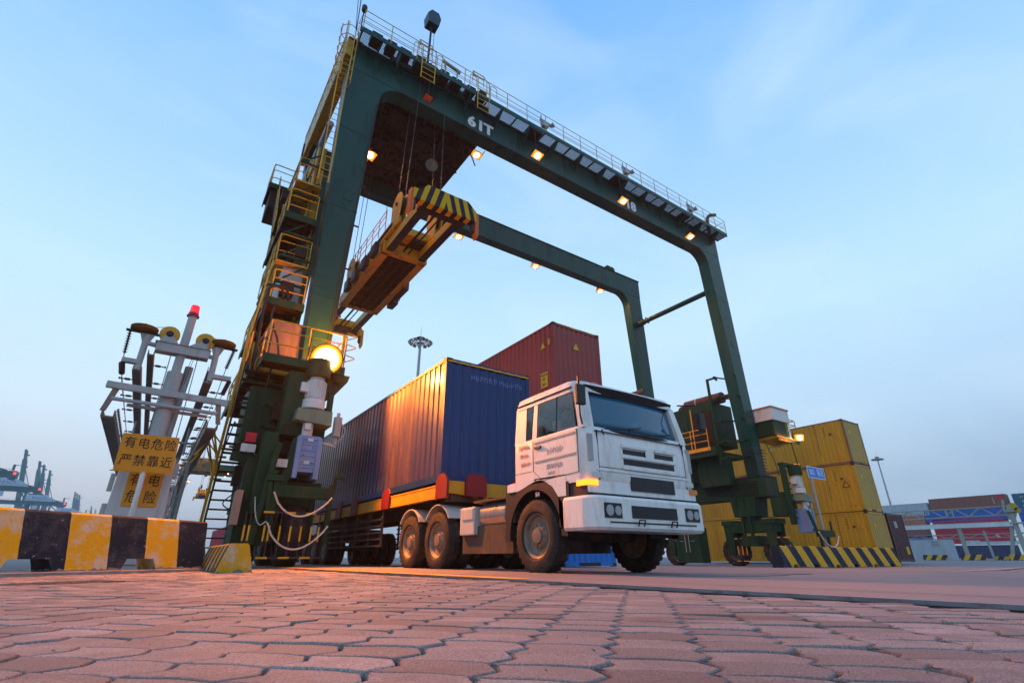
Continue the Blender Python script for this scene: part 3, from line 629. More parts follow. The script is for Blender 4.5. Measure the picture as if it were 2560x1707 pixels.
# far walkway, exhaust hook, beacon, mast
mb = MB(); mb.box(2.5, 27.3, 22.6, 23.3, 19.8, 19.86); railing(mb, [(2.6, 23.25, 19.86), (27.2, 23.25, 19.86)], 1.1, 1.6, .02); mb.build('far_walkway', GREEN, CR)
mb = MB(); mb.tube(fillet_path([(27.05, 15.3, 19.9), (27.05, 15.3, 21.6), (27.45, 15.3, 22.1), (28.2, 15.3, 22.45)], .5, 6), .12, 10); mb.build('exhaust_pipe', MUFFLER, CR, smooth=True)
mb = MB(); mb.lathe((24.55, 22.2, 19.88), (0, 0, 1), [(.3, 0), (.3, .25), (.18, .45), (.1, .5)], 12); mb.box(24.0, 24.3, 22.0, 22.4, 19.88, 20.3); mb.build('motor_cover', GREEN2, CR, smooth=True)
mb = MB(); mb.cyl((5.95, 15.5, 20.0), (5.98, 15.5, 24.2), .07, .05, n=8); mb.tube([(6.2, 15.5, 20.5), (6.15, 15.5, 24.0)], .012, 5)
for dx in (-.18, .18): mb.bar((5.95+dx, 15.5, 19.9), (5.95+dx, 15.5, 21.7), .04, .04)
mb.m(1).prism([(5.72, 24.15), (6.28, 24.15), (6.36, 24.7), (6.22, 25.05), (5.85, 25.05), (5.66, 24.7)], 1, 15.25, 15.75); mb.cyl((6.0, 15.5, 25.05), (6.0, 15.5, 25.2), .08, n=8)
mb.build('radio_mast', [DARKSTEEL, M('teal_box_paint', (.02, .05, .06), .4)], CR)
mb = MB(); mb.tube([(2.45, 14.5, 19.8), (2.35, 14.4, 23.4)], .02, 6); mb.tube([(2.42, 14.5, 19.8), (2.2, 14.3, 22.3)], .015, 6); mb.lathe((2.6, 14.45, 21.0), (0, 0, 1), [(.09, 0), (.11, .05), (.11, .3), (.05, .36)], 10); mb.bar((2.6, 14.5, 19.85), (2.6, 14.5, 21), .04, .04)
mb.build('aerial', DARKSTEEL, CR)
# caged cat ladder down the left end
mb = MB(); x = 2.28
for z in [17.2+.55*i for i in range(6)]: mb.tube([(x+.35*math.cos(R(a)), 15.0+.38*math.sin(R(a))-.1, z) for a in range(0, 370, 30)], .016, 5, closed=False)
for a in (200, 250, 300, 340): mb.tube([(x+.35*math.cos(R(a)), 14.9+.38*math.sin(R(a)), z) for z in (17.1, 20.1)], .018, 5)
for s in (0, .35): mb.cyl((x+s-.1, 15.05, 12.4), (x+s-.1, 15.05, 20.8), .025, n=6)
for z in [12.6+.3*i for i in range(26)]: mb.cyl((x-.1, 15.05, z), (x+.25, 15.05, z), .014, n=5)
mb.build('caged_ladder', YELLOW, CR)

# ---- trolley: a dark ribbed underside with machinery above
TR = subroot('trolley', CR, (6.8, 18.9, 19.2))
mb = MB(); mb.box(4.35, 9.3, 16.0, 21.75, 19.42, 19.5); mb.build('deck_plate', BLACKP, TR); mb = MB()
for x in [4.4+.7*i for i in range(8)]: mb.box(x-.05, x+.05, 15.9, 21.8, 19.16, 19.42)
for y in [16.0+.82*i for i in range(8)]: mb.box(4.3, 9.35, y-.04, y+.04, 19.22, 19.43)
random.seed(4)
for k in range(26): x, y = 4.5+random.random()*4.6, 16.2+random.random()*5.3; mb.cb((x, y, 19.0+random.random()*.3), (random.uniform(.1, .5), random.uniform(.1, .5), random.uniform(.15, .5)))
for k in range(12): x, y = 4.5+random.random()*4.6, 16.2+random.random()*5.3; mb.bar((x, y, 18.9), (x+random.uniform(-1, 1), y+random.uniform(-1, 1), 18.95), .05, .05)
for x, y, a, b, z in ((5.3, 17.2, .8, .9, 19.1), (7.0, 18.0, .9, .7, 19.05), (8.3, 18.9, .7, 1.1, 19.1), (5.8, 20.2, 1.2, .7, 19.1), (7.6, 20.6, .8, .8, 19.0)): mb.cb((x, y, z+.15), (a, b, .3))
for i in range(5): mb.tube([(4.5+i*.9, 16.1, 19.12), (4.9+i*.9, 21.5, 19.12)], .03, 5)
mb.build('deck_beams', M('trolley_beam_paint', (.020, .012, .006), .8, dirt=GRIME, damt=.7), TR)
mb = MB(); mb.box(4.2, 9.3, 15.3, 15.6, 20.05, 20.55); mb.box(4.2, 9.3, 22.1, 22.4, 20.05, 20.55); mb.box(4.2, 4.6, 15.3, 22.4, 20.0, 20.4); mb.box(8.9, 9.3, 15.3, 22.4, 20.0, 20.4); mb.build('frame', GREEN2, TR)
mb = MB(); mb.box(4.6, 8.9, 17.4, 21.4, 19.5, 21.6); mb.build('machine_house', GREEN2, TR, bevel=.03)
mb = MB(); mb.lathe((7.2, 15.9, 20.6), (1, 0, 0), [(.1, -.75), (.55, -.72), (.6, 0), (.55, .72), (.1, .75)], 18); mb.cb((7.2, 15.9, 20.25), (1.8, .7, .4)); mb.build('hoist_drum', DARKSTEEL, TR, smooth=True)
mb = MB(); mb.lathe((7.45, 17.6, 17.75), (-.15, -.9, -.35), [(.02, -.18), (.2, -.12), (.30, .05), (.31, .08)], 20); mb.bar((7.45, 17.7, 17.9), (7.5, 17.8, 19.2), .05, .05); mb.build('search_lamp', M('lamp_reflector', (.16, .13, .09), .3, .6, dirt=GRIME, damt=.4), TR, smooth=True)
mb = MB(); mb.cb((8.55, 20.3, 18.5), (.62, .42, .42)); mb.cb((8.2, 20.1, 18.75), (.3, .3, .25)); mb.bar((8.5, 20.3, 18.7), (8.5, 20.3, 19.3), .05, .05); mb.tube([(8.1, 20.1, 18.9), (8.05, 20.2, 18.5), (8.3, 20.3, 18.35)], .02, 6); mb.tube([(8.6, 20.3, 18.3), (8.62, 20.3, 17.2)], .012, 5); mb.build('camera_box', DARKSTEEL, TR)

# ---- left side: platforms, stairs, cabinets, cable gear
def platform(x0, x1, y0, y1, z, rail_path, mat=BROWN, name='platform'):
    mb = MB(); mb.m(0).box(x0, x1, y0, y1, z-.03, z)
    for y in [y0+.35*i for i in range(int((y1-y0)/.35)+1)]: mb.bar((x0, y, z-.07), (x1, y, z-.07), .05, .08)
    mb.m(1).box(x0-.03, x1+.03, y0-.04, y0, z-.18, z+.06); mb.box(x0-.04, x0, y0, y1, z-.18, z+.06); mb.box(x1, x1+.04, y0, y1, z-.18, z+.06)
    mb.m(2); railing(mb, rail_path, 1.08, .95, .024)
    return mb.build(name, [mat, GREEN2, YELLOW], CR)
platform(1.58, 3.72, 14.05, 15.05, 5.28, [(2.5, 16.0, 5.28), (1.60, 16.0, 5.28), (1.60, 14.07, 5.28), (3.70, 14.07, 5.28), (3.70, 15.0, 5.28)])
platform(1.45, 2.68, 15.2, 21.8, 5.30, [(1.47, 21.8, 5.3), (1.47, 16.2, 5.3)])
platform(1.50, 2.52, 15.3, 21.0, 7.55, [(1.52, 21.0, 7.55), (1.52, 15.32, 7.55), (2.50, 15.32, 7.55)])
platform(1.50, 2.50, 15.6, 19.6, 11.0, [(2.45, 15.62, 11.0), (1.52, 15.62, 11.0), (1.52, 19.6, 11.0)])
platform(1.02, 1.9, 19.2, 20.8, 14.6, [(1.85, 19.22, 14.6), (1.04, 19.22, 14.6), (1.04, 20.8, 14.6)], name='upper_platform')
# toe chain loops at the right end of the front platform
mb = MB()
for z in (5.65, 6.0, 6.36): mb.tube(fillet_path([(3.7, 14.1, z-.12), (4.02, 14.0, z+.02), (3.7, 14.1, z+.12)], .1), .016, 6)
mb.bar((3.62, 14.1, 5.28), (3.62, 14.1, 6.4), .05, .09); mb.build('gate_loops', YELLOW, CR)
def stair(x0, x1, ya, za, yb, zb, n, mat=BROWN):
    mb = MB(); a, b = Vector((0, ya, za)), Vector((0, yb, zb))
    for x in (x0, x1): mb.m(1).bar((x, ya, za), (x, yb, zb), .03, .16, up=(0, 1, .2))
    for i in range(1, n): p = a.lerp(b, i/n); mb.m(0).box(x0, x1, p.y-.11, p.y+.11, p.z-.03, p.z)
    for x in (x0,):
        mb.m(2).tube(fillet_path([(x, ya, za+.2), (x, ya-.12, za+.95), (x, yb-.12, zb+.95), (x, yb, zb+.1)], .2), .022, 6)
        mb.tube([(x, ya, za+.5), (x, yb, zb+.5)], .016, 6)
    return mb.build('stairs', [mat, DARKSTEEL, YELLOW], CR)
stair(1.24, 1.9, 16.6, .25, 14.75, 5.25, 21); stair(1.55, 2.15, 19.4, 7.6, 17.3, 11.0, 14); stair(1.50, 2.1, 17.4, 5.3, 19.4, 7.5, 10); stair(1.35, 1.95, 17.4, 11.0, 19.4, 14.3, 14)
mb = MB(); mb.bar((1.16, 16.7, .3), (1.16, 14.65, 5.9), .07, .10, up=(0, 1, .2)); mb.bar((1.16, 14.65, 5.9), (1.42, 15.5, 9.0), .04, .04); mb.build('handrail', YELLOW, CR)
# cabinets on the platforms
mb = MB(); mb.box(1.78, 2.42, 15.9, 17.4, 7.58, 9.3); mb.build('electrical_cabinet', CABINET, CR, bevel=.02)
mb = MB(); mb.box(1.75, 2.62, 15.3, 16.6, 5.32, 6.9); mb.box(1.8, 2.3, 15.27, 15.3, 5.5, 6.75); mb.build('electrical_cabinet', M('dusty_cabinet_paint', (.13, .105, .09), .6, dirt=GRIME, damt=.6), CR, bevel=.02)
mb = MB(); mb.box(1.62, 2.5, 17.9, 21.4, 5.4, 6.9); mb.build('machinery_box', BROWN, CR, bevel=.02); mb = MB(); mb.box(1.1, 1.75, 19.3, 20.6, 13.5, 14.5); mb.build('machinery_box', BROWN, CR, bevel=.02)
mb = MB(); corr = [(16.6+.24*i, .0 if i % 2 else .05) for i in range(20)]
mb.sheet([[(2.2+d, y, 11.4) for y, d in corr], [(2.2+d, y, 15.2) for y, d in corr]]); mb.box(2.25, 2.55, 16.6, 21.2, 11.4, 15.2)
for z in (12.3, 13.2, 14.1): mb.box(2.14, 2.26, 16.6, 21.2, z, z+.06)
mb.build('cable_cover', SPR_YELLOW, CR)  # yellow paint imitates the orange lamplight on this panel
for y in [16.5+1.0*i for i in range(0)]: pass
mb = MB()
for i, x in enumerate((1.35, 1.5)): mb.tube(fillet_path([(x, 15.2, 5.0), (x-.1, 15.0, 6.8), (x-.05, 15.25, 8.0), (x+.5, 15.3, 8.05), (x+.6, 15.5, 7.5)], .4, 6), .045, 8)
mb.tube(fillet_path([(1.7, 15.2, 7.3), (1.62, 14.9, 6.7), (1.9, 14.6, 6.0), (2.0, 14.5, 5.4)], .4, 6), .03, 8)
mb.tube(fillet_path([(1.35, 15.4, 7.2), (1.25, 15.2, 6.5), (1.55, 15.2, 5.9)], .4, 6), .025, 8); mb.build('cable', CABLE, CR, smooth=True)
# the big floodlight on the platform corner
flood(CR, (3.17, 13.98, 5.48), (2.1, 6.0, 1.6), .82, 0, name='platform_floodlight', stem=(3.3, 14.1, 5.2), lens=SODIUM_BIG, light=False)
ld = bpy.data.lights.new('sodium_lamp_light', 'POINT'); ld.energy = 520; ld.color = (1, .22, .012); ld.shadow_soft_size = .2  # added point light beside the floodlight, brings its orange onto the leg
lo = bpy.data.objects.new('sodium_lamp_light', ld); COL.objects.link(lo); lo.parent = CR; lo.location = Vector((3.35, 14.2, 6.15))-ORG[CR]
ld = bpy.data.lights.new('sodium_lamp_light', 'SPOT'); ld.energy = 9000; ld.spot_size = R(158); ld.spot_blend = .5; ld.color = (1, .24, .014); ld.shadow_soft_size = .16
lo = bpy.data.objects.new('sodium_lamp_light', ld); COL.objects.link(lo); lo.parent = CR; lo.location = Vector((3.28, 13.66, 5.42))-ORG[CR]; lo.rotation_euler = (-(Vector((4.6, 7.0, 4.0))-Vector((3.28, 13.66, 5.42)))).to_track_quat('Z', 'Y').to_euler()
mb = MB(); mb.box(3.55, 3.75, 14.1, 15.0, 4.9, 5.2); mb.prism([(3.3, 5.2), (4.0, 5.2), (3.95, 5.0), (3.6, 4.5), (3.3, 4.3)], 1, 14.3, 14.6); mb.box(3.46, 3.6, 14.2, 14.35, 4.0, 4.6); mb.build('platform_bracket', GREEN2, CR)

# ---- travel drive of the near left corner: motor, gear unit, wheel frame, bumper guard
def drive(cx, cy, s, z0, mirror=1):
    """vertical motor over a blue gear unit on the outside of the bogie"""
    mb = MB(); mb.lathe((cx, cy, z0+2.95), (0, 0, 1), [(.24, 0), (.30, .03), (.30, .28), (.26, .30)], 20); mb.lathe((cx, cy, z0+3.27), (0, 0, 1), [(.25, 0), (.25, .5), (.2, .56), (.2, .62)], 20)
    for a in range(0, 360, 15): c = Vector((math.cos(R(a)), math.sin(R(a)), 0)); mb.bar(Vector((cx, cy, z0+3.3))+c*.26, Vector((cx, cy, z0+3.75))+c*.26, .012, .03, up=c)
    mb.cb((cx-.3, cy, z0+3.55), (.24, .3, .26)); mb.build('drive_motor', WHITEP, CR, smooth=True)
    mb = MB(); mb.lathe((cx, cy, z0+3.9), (0, 0, 1), [(.33, 0), (.33, .5), (.3, .52)], 18); mb.build('motor_hood', GREEN2, CR, smooth=True)
    mb = MB(); mb.prism([(cx-.48, z0+2.58), (cx+.48, z0+2.5), (cx+.46, z0+2.9), (cx-.44, z0+2.9)], 1, cy-.36, cy+.4); mb.box(cx+.0, cx+.02, cy-.37, cy-.36, z0+2.6, z0+2.85); mb.build('coupling_box', PALE_GREEN, CR, bevel=.025)
    mb = MB(); mb.cyl((cx-.08, cy-.15, z0+2.2), (cx-.08, cy-.15, z0+2.55), .14, n=12); mb.cb((cx-.12, cy-.3, z0+2.42), (.16, .12, .16)); mb.build('coupling', WHITEP, CR); MB().tube([(cx+.4, cy, z0+2.1), (cx+.75, cy, z0+2.05)], .035, 6).build('oil_pipe', WHITEP, CR)
    mb = MB(); mb.box(cx-.28, cx+.28, cy-.28, cy+.28, z0+1.25, z0+2.2)
    for k in range(6): mb.box(cx-.30, cx+.30, cy-.30, cy+.30, z0+1.35+k*.15, z0+1.39+k*.15)
    for sx in (-1, 1): mb.box(cx+sx*.26-.06, cx+sx*.26+.06, cy-.34, cy+.3, z0+1.08, z0+2.15)
    for a, b in ((-.1, 1.7), (.15, 1.5), (-.2, 1.5), (.1, 1.9)): mb.cyl((cx+a, cy-.33, z0+b), (cx+a, cy-.28, z0+b), .03, n=8)
    mb.build('gear_unit', BLUEGEAR, CR, bevel=.012)
    mb = MB(); mb.box(cx-.06, cx+.08, cy-.315, cy-.305, z0+2.05, z0+2.12); mb.box(cx-.08, cx+.06, cy-.315, cy-.305, z0+1.45, z0+1.54); mb.build('rating_plate', WHITEP, CR)
    mb = MB(); mb.lathe((cx+.72, cy-.02, z0+2.3), (0, 0, 1), [(.05, -.2), (.05, -.02), (.12, 0), (.12, .55), (.05, .57), (.05, .68)], 12); mb.tube(fillet_path([(cx+.80, cy, z0+2.75), (cx+1.0, cy, z0+2.5), (cx+.8, cy, z0+2.15), (cx+.4, cy, z0+2.1)], .15), .02, 6); mb.build('oil_canister', GREYP, CR, smooth=True)
drive(3.05, 14.1, 1, 1.0)
def wheel(parent, c, axis, rad, w, name='wheel', lugs=26, rim=RIMM, hub=.42):
    """dished rim inside a treaded tyre"""
    c = Vector(c); ax = Vector(axis).normalized(); t = subroot(name, parent, c)
    mb = MB(); h = w/2; rr = rad
    mb.lathe(c, ax, [(rr*.60, -h*.72), (rr*.66, -h*.95), (rr*.86, -h), (rr*.965, -h*.8), (rr, -h*.55), (rr, h*.55), (rr*.965, h*.8), (rr*.86, h), (rr*.66, h*.95), (rr*.60, h*.72)], 40, caps=False)
    _, _, a, b = mb.frame(c, c+ax)
    for i in range(lugs):
        th = 2*math.pi*i/lugs; d = a*math.cos(th)+b*math.sin(th); tt = ax.cross(d)
        for sgn in (-1, 1): mb.bar(c+d*rr*.995+ax*sgn*h*.12+tt*.0, c+d*rr*.985+ax*sgn*h*.82+tt*rr*.05, rr*.11, rr*.03, up=d)
    mb.build('tyre', RUBBER, t, smooth=True)
    mb = MB(); s = -1
    for s in (-1, 1):
        mb.lathe(c, ax*s, [(rr*.615, h*.70), (rr*.60, h*.80), (rr*.565, h*.72), (rr*.52, h*.35), (rr*.36, h*.25), (rr*.33, h*.42), (rr*.22, h*.55), (rr*.2, h*.8), (rr*.08, h*.86), (.001, h*.86)], 32, caps=False)
        for i in range(10):
            th = 2*math.pi*i/10; d = a*math.cos(th)+b*math.sin(th); mb.cyl(c+d*rr*.29+ax*s*h*.4, c+d*rr*.29+ax*s*h*.62, rr*.028, n=6)
    mb.build('rim', rim, t, smooth=True)
    return t
# wheels: two at each corner
for x, ys, g in ((3.05, (14.55, 17.0, 20.9, 23.3), .02), (27.2, (14.95, 17.35, 21.35, 23.75), -.27)):
    for y in ys: wheel(CR, (x, y, g+.74), (1, 0, 0), .74, .55, lugs=20)
def bogie(x, y0, y1, zb, zs):
    mb = MB(); ym = (y0+y1)/2
    mb.prism([(ym-.75, zs), (ym+.75, zs), (ym+.62, zs-.95), (ym-.62, zs-.95)], 0, x-.62, x+.62)
    mb.cyl((x, ym, zs-.95), (x, ym, zs-1.2), .5, n=20)
    mb.box(x-.5, x+.5, y0-.2, y1+.2, zs-1.75, zs-1.2)
    for y in (y0, y1):
        for s in (-1, 1): mb.prism([(y-.28, zs-1.3), (y+.28, zs-1.3), (y+.2, zb+.55), (y-.2, zb+.55)], 0, x+s*.42-.07, x+s*.42+.07)
        mb.box(x-.55, x+.55, y-.35, y+.35, zs-1.35, zs-1.1)
    mb.box(x-.6, x+.6, ym-.45, ym+.45, zb+1.0, zb+1.5)
    for s in (-.22, .22): mb.bar((x-.55, ym+s, zb+1.4), (x-.55, ym+s, zs-.2), .12, .16); mb.prism([(zs-.9, x-.66), (zs+.35, x-.66), (zs+.35, x-.60), (zs-.9, x-.48)], 1, ym+s-.02, ym+s+.02) if False else None
    for s in (-.5, -.1, .35): mb.add([(x-.6, ym+s-.015, zs-1.0), (x-.72, ym+s-.015, zs+.05), (x-.6, ym+s-.015, zs+.35), (x-.6, ym+s+.015, zs-1.0), (x-.72, ym+s+.015, zs+.05), (x-.6, ym+s+.015, zs+.35)], [(0,1,2), (5,4,3), (0,3,4,1), (1,4,5,2), (2,5,3,0)])
    mb.build('bogie', GREEN2, CR, bevel=.02)
for x, ya, yb, g in ((3.05, 14.55, 17.0, .02), (3.05, 20.9, 23.3, .02), (27.2, 14.95, 17.35, -.27), (27.2, 21.35, 23.75, -.27)): bogie(x, ya, yb, g, 3.15)
# bumper frame round the near left wheel, hazard-barred, with sagging hoses
mb = MB(); G = 0
mb.m(0)
mb.box(2.42, 3.78, 13.52, 13.68, 1.58, 1.86)
for x in (2.38, 3.72): mb.bar((x, 13.6, .55), (x, 13.6, 1.95), .12, .12)
mb.bar((2.3, 13.6, 1.1), (2.2, 13.6, 2.5), .10, .10); mb.bar((2.05, 13.75, .5), (2.3, 13.7, 2.9), .2, .12)
mb.box(2.15, 2.5, 13.5, 13.65, 1.95, 2.1); mb.box(3.75, 4.0, 13.5, 13.65, 2.1, 2.2); mb.bar((3.78, 13.58, 1.8), (3.78, 13.58, 2.15), .08, .08)
mb.cyl((2.32, 13.55, 2.1), (2.32, 13.55, 2.2), .07, n=10); mb.cyl((3.85, 13.55, 2.2), (3.85, 13.55, 2.28), .05, n=8)
mb.build('bumper_frame', GREEN2, CR, bevel=.01)
mb = MB()
gx = [2.38, 2.62, 2.86, 3.10, 3.34, 3.52]
for x in gx + [2.28, 1.95, 1.85]:
    mb.m(1).cyl((x, 13.5, .22), (x, 13.5, .58), .018, n=6); mb.m(0).cyl((x, 13.5, .58), (x, 13.5, .92), .024, n=6); mb.m(1).cyl((x, 13.5, .92), (x, 13.5, 1.22), .018, n=6)
for z in (.22, 1.22): 
    for i in range(6): a = 2.2+i*.24; mb.m(i % 2).bar((a, 13.5, z), (a+.24, 13.5, z), .035, .045)
for y in (14.0, 14.8, 15.6):
    for i, x in enumerate((2.1, 2.1)): mb.m(1).cyl((x, y+i*.3, .2), (x, y+i*.3, .55), .018, n=6); mb.m(0).cyl((x, y+i*.3, .55), (x, y+i*.3, .95), .024, n=6)
mb.m(0).bar((2.1, 13.5, .22), (2.1, 16.0, .22), .04, .05); mb.m(1).bar((2.1, 13.5, 1.0), (2.1, 16.0, 1.0), .035, .04)
mb.build('wheel_guard', [YELLOW, BLACKP], CR)
def hang(a, b, low, n=14, skew=.12):
    a, b = Vector(a), Vector(b); out = []
    for i in range(n+1):
        t = i/n; p = a.lerp(b, t); s = math.sin(math.pi*t**(.8 if skew > 0 else 1.2)); p.z -= (a.lerp(b, t).z-low)*s**.8; p.x += skew*s*.6; out.append(p)
    return out
mb = MB(); mb.tube(hang((2.33, 13.42, 1.68), (3.72, 13.42, 1.62), 1.14), .022, 8); mb.build('hose', ROPE, CR, smooth=True)
mb = MB(); mb.tube(hang((2.30, 13.4, .98), (3.70, 13.4, .94), .40), .022, 8); mb.build('hose', ROPE, CR, smooth=True)
mb = MB(); mb.tube(hang((1.95, 13.5, 1.55), (2.3, 13.45, .98), .93), .014, 6); mb.build('hose', GREYP, CR, smooth=True)
# clutter of the left sill: ducts, boxes, plates
mb = MB(); mb.box(1.72, 2.42, 14.4, 15.4, .5, 2.6); mb.box(1.95, 2.3, 13.9, 14.5, 1.2, 3.2); mb.bar((1.35, 14.6, 2.62), (2.5, 14.6, 2.55), .16, .22); mb.box(1.5, 2.3, 14.8, 16.2, 3.0, 4.6); mb.box(2.3, 2.9, 14.1, 14.9, 3.2, 5.0)
mb.bar((2.45, 13.9, 1.1), (2.75, 14.0, 3.1), .25, .2); mb.build('sill_machinery', GREEN2, CR, bevel=.015)
for a, b in (((1.69, 14.4, 2.82), (.34, .1, .2)), ((2.42, 13.85, 2.42), (.32, .2, .2))): MB().cb(a, b).build('notice_plate', WHITEP, CR)
mb = MB(); mb.box(1.62, 1.76, 14.1, 14.6, .95, 1.75); mb.build('battery_cover', M('dusty_pink_paint', (.40, .22, .15), .6), CR)
RMK = M('red_marker_paint', (.55, .01, .02), .4); MB().cyl((2.0, 14.0, 2.7), (2.22, 14.0, 3.05), .03, n=8).build('red_marker', RMK, CR); MB().box(1.6, 1.85, 14.5, 14.7, 3.0, 3.25).build('red_marker', RMK, CR)
mb = MB()
for k in range(16): x = 1.7+random.random()*1.4; y = 14.3+random.random()*1.3; mb.cyl((x, y, .9+random.random()), (x+random.uniform(-.05, .05), y, 3.2+random.random()*1.8), .02, n=6)
for k in range(7): z = 2.8+k*.33; mb.bar((2.35, 14.5, z), (2.95, 14.5, z), .03, .05)
mb.build('conduit', DARKSTEEL, CR)

# ---- dense pipework, brackets and lagging up the left leg
def leg_clutter():
    random.seed(21)
    mb = MB()
    for k in range(9): x = 1.75+random.random()*.8; y = 15.9+random.random()*4; z = 5.4+random.random()*2; mb.tube([(x, y, z), (x+random.uniform(-.1, .1), y+.2, z+3), (x, y+random.uniform(-.4, .4), z+6+random.random()*5)], random.uniform(.02, .045), 6)
    mb.build('riser_pipe', DARKSTEEL, CR, smooth=True)
    mb = MB()
    for z in (6.4, 8.4, 9.4, 10.3, 12.0, 13.4): mb.bar((1.6, 15.7, z), (2.6, 15.7, z), .07, .07); mb.bar((1.6, 15.7, z), (1.6, 20.0, z), .06, .06); mb.bar((1.62, 15.7, z), (2.55, 15.75, z+.9), .05, .05)
    for z in (2.9, 3.5, 4.1, 4.7): mb.bar((1.3, 14.9, z), (2.5, 14.7, z), .05, .05); mb.bar((1.95, 14.5, z), (1.95, 16.5, z), .06, .06)
    mb.build('bracing', GREEN2, CR)
    mb = MB()
    for x, y, z, a, b, c in ((2.0, 15.75, 8.2, .4, .25, .5), (2.2, 15.8, 9.7, .35, .3, .4), (1.8, 16.4, 11.6, .4, .4, .7), (1.75, 15.6, 5.9, .3, .2, .5), (2.3, 14.6, 3.9, .35, .3, .5), (2.6, 14.35, 2.9, .3, .2, .35), (1.7, 15.1, 2.2, .3, .3, .5), (2.0, 15.0, 1.3, .5, .4, .4), (1.5, 17.0, 12.6, .3, .4, .4), (2.42, 13.9, 3.3, .12, .2, .3)):
        MB().cb((x, y, z), (a, b, c)).build('junction_box', BROWN, CR, bevel=.015)
    mb = MB()
    railing(mb, [(2.5, 15.7, 9.2), (1.5, 15.7, 9.2), (1.5, 19.0, 9.2)], 1.0, .9, .02); railing(mb, [(2.4, 15.7, 12.6), (1.6, 15.7, 12.6), (1.6, 19.0, 12.6)], 1.0, .9, .02); mb.box(1.5, 2.5, 15.7, 19.0, 9.14, 9.2); mb.box(1.6, 2.45, 15.7, 19.0, 12.54, 12.6)
    for z in [5.6+.32*i for i in range(18)]: mb.bar((2.44, 16.0, z), (2.44, 16.4, z), .03, .03)
    for y in (16.0, 16.4): mb.bar((2.44, y, 5.4), (2.44, y, 11.4), .04, .04)
    mb.build('maintenance_landing', YELLOW, CR)
    mb = MB()
    for k in range(14): a = Vector((1.3+random.random()*1.2, 14.3+random.random()*1.6, 1.2+random.random()*3.2)); mb.tube(fillet_path([a, a+Vector((random.uniform(-.3, .3), .1, random.uniform(-.5, .2))), a+Vector((random.uniform(-.2, .5), .2, random.uniform(-1.2, -.6)))], .2), .016, 5)
    mb.build('loose_cable', CABLE, CR, smooth=True)
leg_clutter()
# ---- collector arms reaching from the crane to the conductor rails
for y in (15.9, 17.3):
    mb = MB(); mb.tube([(1.25, y, 2.4), (.98, y, 3.35), (.62, y, 2.75)], .035, 8); mb.tube([(1.25, y, 3.05), (.98, y, 3.35)], .02, 6); mb.tube([(1.2, y, 2.6), (.92, y, 3.3)], .02, 6); mb.cyl((.94, y-.1, 3.35), (.94, y+.1, 3.35), .06, n=10)
    mb.bar((1.2, y, 2.35), (1.5, y, 2.35), .06, .06); mb.bar((1.2, y, 3.0), (1.5, y, 3.0), .06, .06); mb.build('collector_arm', YELLOW, CR)

# ---- right side: engine house, platforms, ladder cage, drive
EH = subroot('engine_house', CR, (27.0, 19.3, 6.2))
mb = MB(); mb.box(26.2, 28.2, 16.75, 22.6, 6.15, 8.75); mb.build('housing', GREEN2, EH, bevel=.05)
mb = MB(); mb.box(26.16, 26.2, 16.9, 18.3, 6.3, 8.3); mb.box(26.15, 26.2, 17.2, 18.1, 6.4, 7.9); mb.build('intake_grille', BROWN, EH)
mb = MB()
for y in (18.6, 19.9, 21.2): mb.box(26.17, 26.2, y-.02, y+.02, 6.2, 8.7)
for y in (18.9, 20.2): mb.cb((26.16, y, 7.4), (.06, .05, .16))
mb.build('door', GREEN2, EH)
mb = MB(); mb.cyl((26.9, 16.4, 9.05), (26.9, 19.0, 9.05), .34, n=18); mb.tube(fillet_path([(26.9, 19.0, 9.05), (26.9, 19.5, 9.05), (26.9, 19.6, 8.6)], .3), .14, 10); mb.cyl((26.9, 15.9, 9.05), (26.9, 16.4, 9.05), .12, n=10); mb.build('silencer', MUFFLER, EH, smooth=True)
for y in (17.0, 18.1): MB().lathe((26.9, y, 9.05), (0, 1, 0), [(.36, 0), (.36, .05)], 18).build('silencer_band', GREYP, EH)
mb = MB(); mb.box(25.6, 26.3, 16.6, 22.8, 5.7, 6.0); mb.box(25.6, 28.4, 16.6, 22.8, 5.5, 5.75); mb.build('engine_platform', GREEN2, CR)
mb = MB(); railing(mb, [(25.62, 17.0, 6.0), (25.62, 22.7, 6.0)], 1.1, 1.1, .028); mb.box(25.58, 25.62, 16.9, 22.8, 5.82, 6.02); mb.tube([(25.6, 17.9, 6), (25.6, 17.9, 8.4)], .035, 6); mb.build('platform_railing', M('orange_railing_paint', (.75, .30, .01), .4), CR)
mb = MB()
for z in (10.0, 8.75, 7.4, 6.2, 5.3):
    mb.bar((26.35, 16.25, z), (25.9, 16.1, z), .09, .10); mb.bar((25.9, 16.55, z), (25.9, 16.0, z), .09, .1)
    mb.tube([(25.9+.95*math.sin(R(a)), 15.55+.5*math.cos(R(a))*1.0, z+.03) for a in range(-10, 190, 25)], .045, 6)
mb.bar((25.9, 16.6, 5.0), (25.9, 16.6, 10.05), .12, .12); mb.build('ladder_cage', GREEN2, CR)
mb = MB(); mb.prism([(16.5, 3.9), (18.4, 3.9), (18.4, 5.5), (16.5, 5.5)], 0, 26.3, 26.9); mb.box(26.2, 26.9, 18.8, 19.2, 4.2, 5.5); mb.bar((26.4, 18.7, 5.4), (26.4, 19.2, 4.2), .1, .2); mb.build('fuel_tank', GREEN2, CR, bevel=.03)
mb = MB(); mb.box(25.9, 26.7, 18.75, 20.4, -.1, 1.75); mb.build('tool_locker', GREEN2, CR, bevel=.02)
mb = MB()
for y in (19.45, 19.7): mb.bar((25.88, y, .45), (25.88, y, 1.6), .03, .02)
for y in (19.2, 19.95): mb.bar((25.88, y-.12, 1.05), (25.88, y+.12, 1.05), .03, .02)
mb.build('locker_bolt', GREYP, CR)
